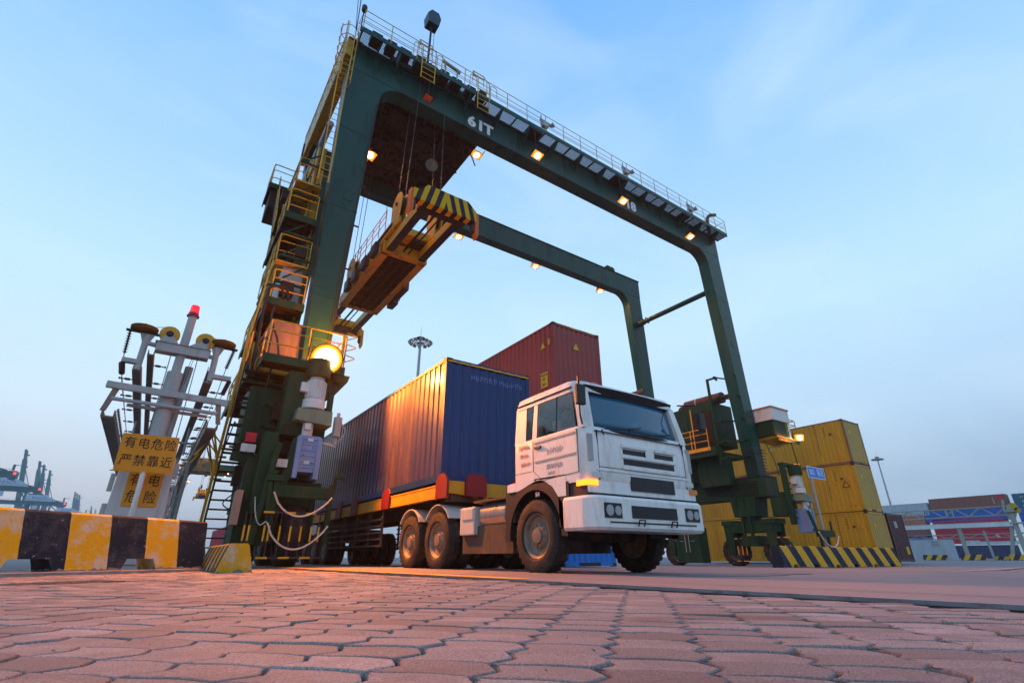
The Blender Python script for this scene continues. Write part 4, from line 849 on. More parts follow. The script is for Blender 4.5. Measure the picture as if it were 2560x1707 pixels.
mb = MB(); mb.box(28.0, 30.3, 14.2, 15.6, 6.35, 6.5); mb.bar((27.7, 14.9, 5.6), (29.9, 14.9, 6.35), .15, .15); railing(mb, [(29.2, 14.2, 6.5), (30.3, 14.2, 6.5), (30.3, 15.6, 6.5)], 1.1, 1.2, .03); mb.m(1).box(28.0, 30.3, 14.15, 14.2, 6.2, 6.4); mb.build('side_platform', [YELLOW, GREEN2], CR)
mb = MB(); mb.box(27.75, 29.55, 14.1, 15.6, 7.35, 8.05); mb.m(1).box(27.7, 29.6, 14.05, 15.65, 8.05, 8.13); mb.m(2).box(27.85, 29.4, 14.2, 15.5, 6.5, 7.35); mb.m(0).box(29.4, 29.6, 14.2, 15.4, 6.5, 7.4); mb.build('control_cabin', [WHITEP, M('orange_roof_paint', (.55, .2, .05), .5), GREEN2], CR)
mb = MB(); mb.cb((30.55, 14.3, 6.55), (.12, .12, .3)); mb.build('stop_button', REDP, CR)
flood(CR, (30.05, 14.0, 6.55), (24, 6, 3), .55, 240, stem=(30.1, 14.3, 6.4))
mb = MB()
for k in range(9): z = 4.35+k*.17; mb.bar((26.7, 14.98, z), (27.75, 14.98, z), .02, .05); mb.bar((26.68, 15.1, z), (26.68, 15.7, z), .02, .05)
for k in range(6): mb.tube([(26.68, 15.2, 3.3+.14*k), (26.68, 18.5, 3.5+.1*k)], .025, 5)
mb.tube(fillet_path([(27.8, 14.9, 6.3), (27.9, 14.6, 5.2), (28.1, 14.6, 4.3)], .4), .025, 6); mb.tube(fillet_path([(29.6, 14.3, 6.3), (29.6, 14.2, 4.9), (28.4, 13.9, 4.7)], .3), .03, 6); mb.build('conduit', DARKSTEEL, CR)
mb = MB(); mb.box(26.8, 27.9, 13.9, 14.7, 2.15, 3.05); mb.cyl((27.3, 14.2, 3.0), (27.3, 14.2, 3.35), .2, n=14); mb.box(26.75, 26.98, 13.6, 13.85, 1.7, 4.7); mb.box(26.75, 27.7, 13.55, 13.9, 4.62, 4.78)
for k in range(7): mb.box(26.98, 27.1, 13.55, 13.85, 2.0+.28*k, 2.06+.28*k)
mb.build('drive_bracket', GREEN2, CR, bevel=.02)
drive(27.55, 13.45, 1, .25)
mb = MB()
mb.box(27.0, 28.4, 12.6, 12.85, 1.1, 1.4)
for x in (27.1, 27.8): mb.bar((x, 12.7, -.25), (x, 12.7, 1.2), .12, .12)
mb.bar((27.0, 12.7, .5), (28.0, 12.7, .5), .08, .08); mb.bar((26.9, 12.7, 1.3), (26.8, 12.9, 2.3), .12, .14); mb.bar((28.35, 12.7, 1.3), (28.4, 12.7, 1.85), .08, .08); mb.build('bumper_frame', GREEN2, CR)
mb = MB(); mb.tube(hang((26.6, 12.5, 1.3), (28.5, 12.5, 1.15), .62, skew=.5), .03, 8); mb.build('hose', ROPE, CR, smooth=True)
for yc in (14.95, 17.35, 21.35):
    mb = MB(); x = 26.78
    for i, dy in enumerate((-.35, -.1, .15)): mb.m(1).cyl((x, yc+dy-.5, -.05), (x, yc+dy-.5, .3), .02, n=6); mb.m(0).cyl((x, yc+dy-.5, .3), (x, yc+dy-.5, .75), .03, n=6)
    for z in (.0, 1.12): mb.m(0).bar((x, yc-.95, z), (x, yc-.6, z), .05, .05); mb.m(1).bar((x, yc-.6, z), (x, yc-.4, z), .04, .04); mb.m(0).bar((x, yc-.4, z), (x, yc-.2, z), .05, .05)
    mb.build('wheel_guard', [M('orange_guard_paint', (.75, .32, .01), .4), BLACKP], CR)
# ------------------------------------------------------------------ the spreader hanging under the trolley
def make_spreader():
    t = thing('spreader', 'yellow telescopic container spreader with a striped end beam hanging high inside the gantry crane', 'spreader', (6.1, 19.0, 11.2))
    zb = 11.25
    mb = MB()
    for x in (5.32, 6.88): mb.box(x-.16, x+.16, 16.4, 21.8, zb, zb+.55)
    for y in (16.4, 21.8): mb.box(5.16, 7.04, y-.14, y+.14, zb, zb+.5)
    mb.box(5.5, 6.7, 16.5, 21.7, zb+.5, zb+.56)
    mb.build('main_frame', SPR_YELLOW, t, bevel=.015)
    mb = MB(); mb.box(5.48, 6.72, 16.55, 21.65, zb+.04, zb+.10)
    for y in [16.7+.24*i for i in range(21)]: mb.box(5.48, 6.72, y-.03, y+.03, zb-.01, zb+.05)
    for x in (5.75, 6.1, 6.45): mb.box(x-.04, x+.04, 16.55, 21.65, zb-.03, zb+.04)
    mb.build('belly_pan', BROWN, t)
    for (ya, yb) in ((12.95, 16.6), (21.6, 25.05)):
        for x in (5.42, 6.78):
            mb = MB(); mb.box(x-.14, x+.14, ya, yb, zb+.08, zb+.46); mb.m(1).box(x-.15, x+.15, ya, yb, zb+.05, zb+.08); mb.build('telescopic_beam', [SPR_YELLOW, BLACKP], t, bevel=.01)
        mb = MB(); mb.cyl((6.0, ya, zb+.25), (6.0, yb, zb+.25), .05, n=8); mb.cyl((6.2, ya, zb+.2), (6.2, yb, zb+.2), .03, n=8); mb.build('extension_chain', DARKSTEEL, t)
    # end beams: deep hazard plate with twistlock housings and corner guides
    for y, s, mat in ((12.9, -1, HZ_SPR), (25.05, 1, SPR_YELLOW)):
        mb = MB(); mb.prism([(4.84, zb+.45), (4.84, zb+.02), (7.30, zb+.02), (7.30, zb+.45), (6.95, zb+.78), (5.35, zb+.78), (5.1, zb+.45)], 1, y-.17, y+.17); mb.build('end_beam', mat, t, bevel=.02)
        for x, sx in ((4.92, -1), (7.24, 1)):
            mb = MB(); mb.cyl((x, y, zb-.25), (x, y, zb+.02), .09, n=10); mb.lathe((x, y, zb-.38), (0, 0, 1), [(.02, 0), (.09, .07), (.09, .13), (.05, .15)], 10); mb.build('twistlock', DARKSTEEL, t)
            mb = MB(); mb.prism([(x+sx*.02, zb+.4), (x+sx*.16, zb+.42), (x+sx*.18, zb-.45), (x+sx*.12, zb-.62), (x+sx*.04, zb-.45)], 1, y+s*.02-.12, y+s*.02+.12); mb.build('corner_guide', SPR_YELLOW if s > 0 else M('orange_guide_paint', (.50, .10, .015), .5), t)
        mb = MB(); mb.box(5.2, 7.0, y-.25*s-.12, y-.25*s+.12, zb-.02, zb+.3); mb.build('end_gear', DARKSTEEL, t)
    # head block with four sheave housings
    mb = MB(); mb.box(5.2, 7.0, 15.6, 20.9, zb+.62, zb+.95)
    for x in (5.3, 6.9): mb.box(x-.1, x+.1, 15.2, 21.2, zb+.75, zb+1.05)
    mb.build('head_block', SPR_YELLOW, t, bevel=.015)
    for x, y in ((5.35, 15.35), (6.85, 15.35), (5.35, 21.0), (6.85, 21.0)):
        h = subroot('sheave_housing', t, (x, y, zb+1.4)); zc = zb+1.62
        for dx in (-.13, .13):
            mb = MB(); mb.prism([(y-.28, zb+.6), (y+.28, zb+.6), (y+.48, zc-.1)] + arc(y, zc, .50, 0, 180, 10) + [(y-.48, zc-.1)], 0, x+dx-.015, x+dx+.015); mb.build('cheek_plate', SPR_YELLOW, h)
        mb = MB(); mb.lathe((x-.08, y, zc), (1, 0, 0), [(.1, 0), (.42, 0), (.42, .02), (.37, .06), (.37, .10), (.42, .14), (.42, .16), (.1, .16)], 24); mb.cyl((x-.2, y, zc), (x+.2, y, zc), .07, n=10); mb.build('sheave', DARKSTEEL, h, smooth=True)
        mb = MB()
        for dy in (-.4, .4): mb.tube([(x, y+dy, zc), (x+(.15 if x < 6 else -.15), y+dy*1.2, 19.3)], .016, 6)
        mb.build('hoist_rope', WIRE, h)
    mb = MB(); railing(mb, [(5.12, 16.2, zb+.95), (5.12, 20.8, zb+.95)], .9, .75, .018); mb.build('railing', YELLOW, t); mb = MB(); railing(mb, [(7.08, 16.2, zb+.95), (7.08, 20.8, zb+.95)], .9, .75, .018); mb.build('railing', YELLOW, t)
    mb = MB()
    for a, b in [((5.05, y, zb+.35), (.18, .6, .5)) for y in (17.0, 18.2, 19.4, 20.4)] + [((6.55, 16.15, zb+.7), (.7, .9, .4)), ((7.12, 19.15, zb+.15), (.25, 1.3, .5)), ((7.2, 20.3, zb+.1), (.3, .7, .5))]: MB().cb(a, b).build('hydraulic_pack', BLACKP, t, bevel=.02)
    for y in (16.7, 18.0): MB().box(5.14, 5.155, y, y+.65, zb+.1, zb+.45).build('white_plate', WHITEP, t)
    mb = MB(); mb.tube(hang((6.9, 18.4, zb+.0), (7.2, 19.6, zb-.05), zb-.4, skew=0), .015, 6); mb.build('loose_cable', CABLE, t)
    return t
SPREADER = make_spreader()

# ------------------------------------------------------------------ containers
def corrugated(mb, L, H, depth, period, fx):
    """trapezoid-ribbed sheet from s = 0..L, z = 0..H; fx maps (s, depth, z) to a point"""
    n = max(2, round(L/period)); p = L/n; prof = []
    for i in range(n): a = i*p; prof += [(a, 0), (a+p*.30, 0), (a+p*.46, depth), (a+p*.76, depth), (a+p*.92, 0)]
    prof.append((L, 0))
    mb.sheet([[fx(s, d, 0) for s, d in prof], [fx(s, d, H) for s, d in prof]])
CW = 2.438
def cont_mat(name, c, dirtc=(.1, .06, .04), damt=.45, rough=.45, coat=.1):
    return M(name, c, rough, var=.12, vscale=1.2, dirt=dirtc, damt=damt, dscale=1.7, coat=coat)
def container(label, loc, L, H, mat, fmat=None, group=None, name='shipping_container', ribs=.275, simple=False, ribdepth=.036, doors='far', endcol=None, sidecol=None):
    """loc = corner nearest the camera on the ground side (min x, min y, bottom z); the long side runs along +y"""
    fmat = fmat or mat; x0, y0, z0 = loc; t = thing(name, label, 'shipping container', (x0+CW/2, y0+L/2, z0), group)
    x1, y1, z1 = x0+CW, y0+L, z0+H
    mb = MB(); pw = .11
    for x in (x0, x1-pw):
        for y in (y0, y1-pw): mb.box(x, x+pw, y, y+pw, z0+.12, z1-.12)
    for x in (x0+.004, x1-.074): mb.box(x, x+.07, y0+pw, y1-pw, z0+.02, z0+.17); mb.box(x, x+.07, y0+pw, y1-pw, z1-.085, z1-.012)
    for y in (y0+.004, y1-.074): mb.box(x0+pw, x1-pw, y, y+.07, z0+.02, z0+.16); mb.box(x0+pw, x1-pw, y, y+.07, z1-.11, z1-.012)
    mb.build('frame', fmat, t)
    if not simple:
        for x in (x0-.003, x1-.159):
            for y in (y0-.003, y1-.175):
                for z in (z0, z1-.118):
                    mb = MB(); mb.box(x, x+.162, y, y+.178, z, z+.118); mb.m(1).box(x-.002, x+.02, y+.06, y+.12, z+.03, z+.09); mb.box(x+.05, x+.11, y-.002, y+.02, z+.03, z+.09); mb.build('corner_casting', [DARKSTEEL, BLACKP], t)
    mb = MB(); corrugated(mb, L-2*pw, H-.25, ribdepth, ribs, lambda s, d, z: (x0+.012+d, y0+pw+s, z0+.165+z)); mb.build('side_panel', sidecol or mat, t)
    mb = MB(); corrugated(mb, L-2*pw, H-.25, ribdepth, ribs, lambda s, d, z: (x1-.012-d, y0+pw+s, z0+.165+z)); mb.build('side_panel', mat, t)
    mb = MB(); corrugated(mb, CW-2*pw, H-.27, ribdepth*1.1, .24, lambda s, d, z: (x0+pw+s, y0+.014+d, z0+.155+z)); mb.build('end_panel', endcol or mat, t)
    mb = MB(); mb.box(x0+pw, x1-pw, y1-.05, y1-.012, z0+.15, z1-.1)
    for x in (x0+.5, x0+.85, x1-.85, x1-.5): mb.cyl((x, y1+.01, z0+.1), (x, y1+.01, z1-.08), .018, n=6)
    mb.build('door', mat, t)
    mb = MB(); mb.box(x0+.08, x1-.08, y0+.08, y1-.08, z1-.05, z1-.02); mb.build('roof_panel', mat, t)
    mb = MB(); mb.box(x0+.08, x1-.08, y0+.08, y1-.08, z0+.13, z0+.16); mb.build('underframe', DARKSTEEL, t)
    return t
def side_text(t, body, size, mat, loc, sx=1.0, name='marking'): return text(name, body, size, mat, t, loc, (0, -1, 0), (0, 0, 1), sx=sx)
def end_text(t, body, size, mat, loc, sx=1.0, name='marking'): return text(name, body, size, mat, t, loc, (1, 0, 0), (0, 0, 1), sx=sx)
def stack_text(t, body, size, mat, loc, step=None, name='marking'):
    step = step or size*.95
    for i, ch in enumerate(body):
        if ch != ' ': text(name, ch, size, mat, t, (loc[0], loc[1], loc[2]-i*step), (0, -1, 0), (0, 0, 1))
HC, ST = 2.896, 2.591
BLUEC = cont_mat('blue_container_paint', (.004, .031, .135), (.012, .028, .05), .5, .4, coat=0)
BLUE_LAMPLIT = M('lamp_toned_blue_side', (.034, .030, .085), .33, var=.25, vscale=1.2, dirt=(.12, .065, .04), damt=.7, dscale=1.6, coat=.45)  # redder than the front: the lamp's orange is put into the side's colour
REDC = cont_mat('red_container_paint', (.27, .030, .028), (.12, .05, .045), .5)
YELC = cont_mat('mustard_container_paint', (.52, .265, .006), (.26, .12, .02), .5)
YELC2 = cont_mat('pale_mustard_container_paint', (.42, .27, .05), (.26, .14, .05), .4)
MARC = cont_mat('maroon_container_paint', (.070, .014, .018), (.05, .02, .02), .4)
GRYC = cont_mat('grey_container_paint', (.33, .40, .45), (.3, .32, .33), .3)
BRNC = cont_mat('brown_container_paint', (.19, .065, .045), (.12, .06, .05), .3)
ORGC = cont_mat('orange_brown_container_paint', (.32, .12, .07), (.2, .1, .07), .3)
BL2C = cont_mat('bright_blue_container_paint', (.004, .085, .36), (.01, .05, .2), .3)
NAVC = cont_mat('navy_container_paint', (.010, .022, .085), (.02, .03, .07), .3)
CRIM = cont_mat('crimson_container_paint', (.38, .006, .028), (.25, .01, .03), .4)
TEALC = cont_mat('teal_container_paint', (.012, .10, .16), (.02, .06, .1), .3)
WHTC = cont_mat('pale_container_paint', (.5, .58, .6), (.4, .42, .4), .3)
POSTRUST = M('rusty_corner_post', (.24, .11, .045), .7, dirt=RUST, damt=.7)
STICK = M('yellow_sticker', (.60, .38, .01), .5); ORSTICK = M('orange_sticker', (.72, .25, .01), .5); WSTICK = M('white_sticker', (.6, .6, .6), .5); TXT_DARK = M('faded_black_marking', (.07, .045, .02), .7); BLUEW = M('pale_blue_lettering', (.09, .15, .33), .6)

# on the truck
TC = container('dark blue high container riding on the moving trailer, its left side lit orange', (4.965, 9.87, 1.70), 12.19, HC, BLUEC, name='shipping_container', ribs=.278, ribdepth=.022, sidecol=BLUE_LAMPLIT)
strokes(BLUEW, TC, (5.95, 9.880, 4.22), (1, 0, 0), (0, 0, 1), 5, .17, seed=3); strokes(BLUEW, TC, (6.75, 9.880, 4.22), (1, 0, 0), (0, 0, 1), 7, .17, seed=4)
mb = MB(); mb.box(5.0, 7.37, 9.855, 9.874, 4.50, 4.535)
for i in range(9): mb.box(5.1+i*.26, 5.2+i*.26, 9.85, 9.876, 4.50, 4.54)
mb.build('hazard_strip', YELLOW, TC)

# red stack inside the crane: three high, the top one shows over the truck
SKYB = cont_mat('sky_blue_container_paint', (.012, .16, .50), (.03, .1, .3), .3)
for k in range(3):
    z = gz(12)+.02+k*HC
    lab = ['bright blue container whose foot shows between the front wheels of the white truck', 'brick-red container in the middle of the stack behind the cab', 'brick-red container on top of its stack, yellow warning labels at its corner'][k]
    t = container(lab, (11.15, 13.30, z), 12.19, HC, SKYB if k == 0 else REDC, group='containers stacked inside the crane', ribs=.285)
    if k == 0: mb = MB(); mb.box(11.9, 12.85, 13.29, 13.31, z+.03, z+.13); mb.build('forklift_pocket', BLACKP, t)
    if k == 2:
        MB().add([(11.145, 14.11, z+1.95), (11.145, 13.79, z+1.95), (11.145, 13.95, z+2.23)], [(0,1,2)]).build('warning_label', STICK, t); MB().add([(12.15, 13.295, z+1.95), (12.45, 13.295, z+1.95), (12.3, 13.295, z+2.25)], [(0,1,2)]).build('warning_label', STICK, t)
        for q in ((11.14, 11.15, 13.52, 13.62, z+2.0, z+2.25), (13.0, 13.25, 13.285, 13.296, z+.25, z+.5), (12.05, 12.5, 13.285, 13.30, z+HC-.08, z+HC-.03), (13.0, 13.3, 13.285, 13.30, z+HC-.08, z+HC-.03), (11.138, 11.15, 13.70, 14.12, z+.35, z+.95)): MB().box(*q).build('warning_label', STICK, t)
        side_text(t, 'CAUTION', .085, INK, (11.134, 13.91, z+.85)); side_text(t, '9\'6"', .12, INK, (11.134, 13.91, z+.68)); side_text(t, 'HIGH', .09, INK, (11.134, 13.91, z+.48))
container('grey corrugated container far behind, seen under the trailer between its axles', (7.6, 33.0, 0), 6.06, ST, GRYC)
container('crimson container standing far behind the crane wheel at the lane side', (5.3, 46.0, 0), 12.19, ST, CRIM)

# mustard stack right of the crane
X0, Y0 = 36.3, 13.97
for k in range(3):
    z = -.12+k*(HC+.012)
    lab = ['mustard-yellow container at the foot of its stack, behind the blue road sign', 'mustard-yellow container in the middle of its stack with a triangle mark', 'mustard-yellow container topmost of its stack with a rusty corner post'][k]
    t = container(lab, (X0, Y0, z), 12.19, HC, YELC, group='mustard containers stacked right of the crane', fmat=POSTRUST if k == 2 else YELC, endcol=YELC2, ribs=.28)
    strokes(TXT_DARK, t, (X0+.008, 15.77, z+1.75), (0, -1, 0), (0, 0, 1), 11, .165, vertical=True, seed=k); strokes(TXT_DARK, t, (X0+.008, 15.22, z+2.25), (0, -1, 0), (0, 0, 1), 4, .15, vertical=True, seed=k+9)
    mb = MB(); mb.box(X0-.004, X0+.012, 14.82, 14.97, z+1.95, z+2.1); mb.build('marking', TXT_DARK, t); mb = MB(); mb.box(X0-.004, X0+.012, 14.39, 14.57, z+1.95, z+2.12); mb.build('sticker', ORSTICK, t)
    if k == 1:
        mb = MB(); mb.add([(X0-.004, 14.93, z+1.5), (X0-.004, 14.53, z+1.5), (X0-.004, 14.73, z+1.85)], [(0,1,2)]); mb.build('warning_triangle', ORSTICK, t)
        mb = MB(); c = [(14.93, z+1.5), (14.53, z+1.5), (14.73, z+1.85)]
        for a, b in zip(c, c[1:]+c[:1]): mb.bar((X0-.006, a[0], a[1]), (X0-.006, b[0], b[1]), .02, .05)
        mb.build('triangle_border', TXT_DARK, t)
    if k > 0: mb = MB(); mb.box(X0-.004, X0+.012, 14.42, 14.82, z+.42, z+.60); mb.build('sticker', ORSTICK, t); strokes(REDC, t, (X0-.006, 14.62, z+.53), (0, -1, 0), (0, 0, 1), 6, .06)
    mb = MB(); mb.box(X0+.55, X0+.75, Y0-.004, Y0+.015, z+2.0, z+2.2); mb.build('sticker', STICK, t)
    mb = MB(); mb.box(X0+.9, X0+1.5, Y0-.003, Y0+.02, z+.03, z+.14); mb.build('forklift_pocket', BLACKP, t)
t = container('maroon container with a white 10 on its end wall beside the mustard stack', (39.2, 14.0, -.12), 12.19, HC, MARC, ribs=.28)
end_text(t, '10', .62, LETTER, (40.15, 13.995, 2.08), sx=.8); mb = MB(); mb.box(40.8, 41.2, 13.99, 14.0, .33, .78); mb.build('sticker', STICK, t)
# ------------------------------------------------------------------ the tractor unit
WHITEC = M('white_cab_paint', (.70, .69, .66), .36, var=.07, dirt=(.36, .30, .23), damt=.6, dscale=3.2, coat=.3)
BLACKT = M('black_trim_plastic', (.018, .018, .02), .5, dirt=(.06, .05, .04), damt=.4)
GLASS = glass('cab_glass', (.75, .86, .9))
WSCREEN = glass('windscreen_glass', (.03, .17, .30), .03); WSCREEN.node_tree.nodes['Principled BSDF'].inputs['Transmission Weight'].default_value = .5; WSCREEN.node_tree.nodes['Principled BSDF'].inputs['IOR'].default_value = 1.5  # half-opaque blue base stands in for the sky reflected in the windscreen
CHASSIS = M('dusty_chassis', (.05, .042, .036), .75, dirt=(.15, .11, .08), damt=.6)
def make_truck():
    x0, x1, yf, yb = 4.98, 7.44, 5.30, 7.12; xc = (x0+x1)/2
    t = thing('truck_tractor', 'white flat-fronted tractor unit driving out under the crane with its indicator lit', 'truck', (xc, 8.2, gz(6)))
    g = gz(6)
    # --- cab shell lofted from horizontal sections (front leans and rounds, roof tucks in)
    def section(z, xa, xb, ya, yb_, r, n=6):
        pts = []
        for cx, cy, a0 in ((xa+r, ya+r, 180), (xb-r, ya+r, 270), (xb-.06, yb_-.06, 0), (xa+.06, yb_-.06, 90)):
            rr = r if cy < (ya+yb_)/2 else .06
            for i in range(n+1): a = R(a0+90*i/n); pts.append((cx+rr*math.cos(a), cy+rr*math.sin(a), z))
        return pts
    lv = [(1.30, 0, 0), (1.36, .0, 0.0), (1.72, 0, 0), (1.98, .0, .02)]
    mb = MB()
    # lower shell: from the bumper line to the window sill
    secs = [section(z, x0+a, x1-a, yf+b, yb, .16) for z, a, b in ((1.22, .005, .02), (1.30, 0, 0), (1.75, 0, 0), (1.99, .005, .03), (2.03, .02, .05))]
    mb.sheet([s+[s[0]] for s in secs]); mb.quad(*secs[0]); mb.quad(*secs[-1])
    mb.build('cab_body', WHITEC, t, smooth=True)
    # roof
    mb = MB(); secs = [section(z, x0+a, x1-a, yf+b, yb-c, .2) for z, a, b, c in ((2.62, .06, .16, 0), (2.70, .055, .16, 0), (2.80, .09, .22, .02), (2.86, .18, .36, .08), (2.885, .4, .6, .25))]
    mb.sheet([s+[s[0]] for s in secs]); mb.quad(*secs[0]); mb.quad(*secs[-1]); mb.build('roof', WHITEC, t, smooth=True)
    mb = MB(); mb.tube([(x0+.05, yb-.05, 2.69), (x0+.045, yf+.3, 2.69)], .012, 5); mb.build('drip_rail', BLACKT, t)
    # pillars: A, door post, rear quarter
    for xa, sx in ((x0, 1), (x1, -1)):
        mb = MB(); mb.add([(xa+sx*.03, yf+.06, 2.0), (xa+sx*.22, yf+.03, 2.0), (xa+sx*.27, yf+.17, 2.66), (xa+sx*.09, yf+.20, 2.66), (xa+sx*.02, yf+.16, 2.0), (xa+sx*.22, yf+.12, 2.0), (xa+sx*.27, yf+.27, 2.66), (xa+sx*.08, yf+.30, 2.66)], [(0,1,2,3), (4,7,6,5), (0,3,7,4), (1,5,6,2)]); mb.build('pillar', WHITEC, t); mb = MB()
        mb.add([(xa+sx*.02, yb-.62, 2.0), (xa+sx*.02, yb-.5, 2.0), (xa+sx*.07, yb-.52, 2.66), (xa+sx*.07, yb-.62, 2.66), (xa+sx*.08, yb-.62, 2.0), (xa+sx*.08, yb-.5, 2.0), (xa+sx*.12, yb-.52, 2.66), (xa+sx*.12, yb-.62, 2.66)], [(0,3,2,1), (4,5,6,7), (0,4,7,3), (1,2,6,5)]); mb.build('pillar', WHITEC, t); mb = MB()
        mb.add([(xa+sx*.02, yb-.32, 2.0), (xa+sx*.02, yb, 2.0), (xa+sx*.07, yb, 2.66), (xa+sx*.07, yb-.3, 2.66), (xa+sx*.3, yb-.03, 2.0), (xa+sx*.3, yb-.03, 2.66)], [(0,3,2,1), (1,2,5,4)]); mb.build('pillar', WHITEC, t)
    mb = MB(); mb.box(x0+.08, x1-.08, yb-.06, yb-.01, 2.0, 2.66); mb.build('rear_wall', WHITEC, t)
    # windscreen, curved, with wipers and header
    def ws(u, v): x = x0+.18+(x1-x0-.36)*u; bow = .10*(1-(2*u-1)**2); return (x, yf+.11+.13*v-bow*(1-.35*v), 2.0+.66*v)
    mb = MB(); rows = [[ws(i/14, j/4) for i in range(15)] for j in range(5)]; mb.sheet(rows)
    o = mb.build('windscreen', WSCREEN, t, smooth=True, fix=False); so = o.modifiers.new('solid', 'SOLIDIFY'); so.thickness = .006
    mb = MB(); mb.tube([ws(i/14, .0) for i in range(15)], .02, 5); mb.tube([ws(i/14, 1.0) for i in range(15)], .022, 5)
    for u in (.12, .5): a = Vector(ws(u, .02)); b = Vector(ws(u+.34, .16)); mb.bar(a+Vector((0, -.02, 0)), b+Vector((0, -.02, 0)), .018, .014); mb.bar(b+Vector((-.18, -.025, -.06)), b+Vector((.1, -.025, .03)), .012, .02)
    mb.build('wiper', BLACKT, t)
    mb = MB(); mb.sheet([[Vector(ws(i/14, .9))+Vector((0, -.012, 0)) for i in range(15)], [Vector(ws(i/14, 1.06))+Vector((0, -.10, .02)) for i in range(15)]]); o = mb.build('sun_visor', BLACKT, t); so = o.modifiers.new('solid', 'SOLIDIFY'); so.thickness = .02
    # side glass
    for xa, sx in ((x0, 1), (x1, -1)):
        q = lambda y, z: (xa+sx*(.035+.05*(z-2.0)/.66), y, z)
        for ya, yb_ in ((yf+.22, yf+.68), (yf+.71, yb-.62)):
            mb = MB(); d = .12 if ya < yf+.3 else 0; mb.quad(q(ya, 2.03), q(yb_, 2.03), q(yb_, 2.63), q(ya+d, 2.63)); o = mb.build('side_window', GLASS, t, fix=False); so = o.modifiers.new('solid', 'SOLIDIFY'); so.thickness = .006
        mb = MB(); mb.quad(q(yb-.49, 2.05), q(yb-.33, 2.05), q(yb-.31, 2.62), q(yb-.51, 2.62)); o = mb.build('side_window', GLASS, t, fix=False); so = o.modifiers.new('solid', 'SOLIDIFY'); so.thickness = .006
        mb = MB(); pts = [q(yf+.17, 2.03), q(yb-.61, 2.03), q(yb-.61, 2.64), q(yf+.31, 2.64)]; mb.tube(pts, .014, 5, closed=True); mb.tube([q(yf+.695, 2.03), q(yf+.695, 2.63)], .014, 5); mb.build('window_rubber', BLACKT, t)
        # door leaf: shut lines, handle, rubbing strips
        ox = xa - sx*.004
        dr = MB(); dr.box(min(ox, ox+sx*.006), max(ox, ox+sx*.006), yf+.19, yb-.56, 1.34, 2.0); d = dr.build('door', WHITEC, t, bevel=.006)
        mb = MB(); mb.box(min(ox-sx*.03, ox), max(ox-sx*.03, ox), yb-.78, yb-.62, 1.84, 1.88); mb.build('handle', BLACKT, d)
        mb = MB()
        for z in (1.93, 1.62): mb.box(min(ox-sx*.012, ox), max(ox-sx*.012, ox), yf+.22, yb-.6, z, z+.025)
        mb.build('trim_strip', M('grey_trim', (.3, .3, .29), .5), d)
    # lettering on the door and the company marks behind it
    REDT = M('red_door_lettering', (.55, .22, .16), .5); GRYT = M('grey_door_lettering', (.28, .27, .3), .5)
    for (y, z, n_, h_, m_) in ((yb-.30, 1.92, 4, .10, REDT), (yb-.30, 1.78, 4, .08, REDT), (yb-.34, 1.64, 5, .07, REDT), (yf+.70, 1.76, 5, .11, GRYT), (yf+.72, 1.52, 6, .09, GRYT), (yf+.80, 1.42, 4, .06, GRYT)):
        strokes(m_, t, (x0-.006, y, z), (0, -1, 0), (0, 0, 1), n_, h_, seed=int(z*100))
    # front: grille slots, panel gaps, lamps, bumper
    mb = MB()
    for z, w, h in ((1.70, 1.18, .075), (1.545, 1.18, .085)): mb.box(xc-w/2+.12, xc+w/2+.12, yf-.004, yf+.03, z-h/2, z+h/2)
    mb.box(xc-.5+.15, xc+.5+.15, yf-.006, yf+.03, 1.13, 1.335)
    for k in range(0): pass
    mb.build('grille', BLACKT, t)
    mb = MB()
    for z in (1.785, 1.625, 1.455): mb.box(xc-.62+.12, xc+.62+.12, yf-.028, yf+.01, z-.028, z+.028)
    mb.box(xc-1.05, xc+1.05, yf-.012, yf+.01, 1.37, 1.40); mb.lathe((xc+.12, yf-.03, 1.70), (0, 1, 0), [(.1, 0), (.1, .02)], 20); mb.build('grille_bar', WHITEC, t, bevel=.008)
    mb = MB(); mb.box(x0+.02, x1-.02, yf+.05, yf+.5, 1.0, 1.22); mb.build('front_recess', BLACKT, t)
    mb = MB(); mb.box(x0+.03, x1-.03, yf+.015, yf+.06, 1.06, 1.23); mb.build('front_panel', WHITEC, t, bevel=.01)
    # bumper wraps round the corners
    bp = MB(); secs = [section(z, x0-.045+a, x1+.045-a, yf-.10+a, yf+.55, .2) for z, a in ((.56, .03), (.60, 0), (.98, 0), (1.02, .03))]; bp.sheet([s+[s[0]] for s in secs]); bp.quad(*secs[0]); bp.quad(*secs[-1]); b = bp.build('bumper', WHITEC, t, smooth=True)
    mb = MB(); mb.box(xc-.50, xc+.50, yf-.112, yf-.09, .73, .90); mb.box(xc-.95, xc+.95, yf-.108, yf-.09, .655, .675); mb.build('bumper_slot', BLACKT, b)
    for s in (-1, 1):
        xh = xc+s*.88
        mb = MB(); mb.box(xh-.17, xh+.17, yf-.112, yf-.04, .72, .92); h = mb.build('headlight', BLACKT, t)
        mb = MB(); mb.lathe((xh-.07, yf-.117, .82), (0, 1, 0), [(.075, 0), (.07, .02), (.03, .05)], 18); mb.lathe((xh+.09, yf-.117, .82), (0, 1, 0), [(.065, 0), (.06, .02), (.03, .05)], 18); mb.build('lens', CHROME, h, smooth=True)
        mb = MB(); mb.box(xc+s*1.13-.09, xc+s*1.13+.09, yf-.01, yf+.1, 1.16, 1.235); mb.box(xc+s*1.225-.012, xc+s*1.225+.012, yf+.04, yf+.24, 1.16, 1.235); mb.build('indicator', AMBER if s < 0 else M('amber_lens', (.6, .18, .02), .2), t)
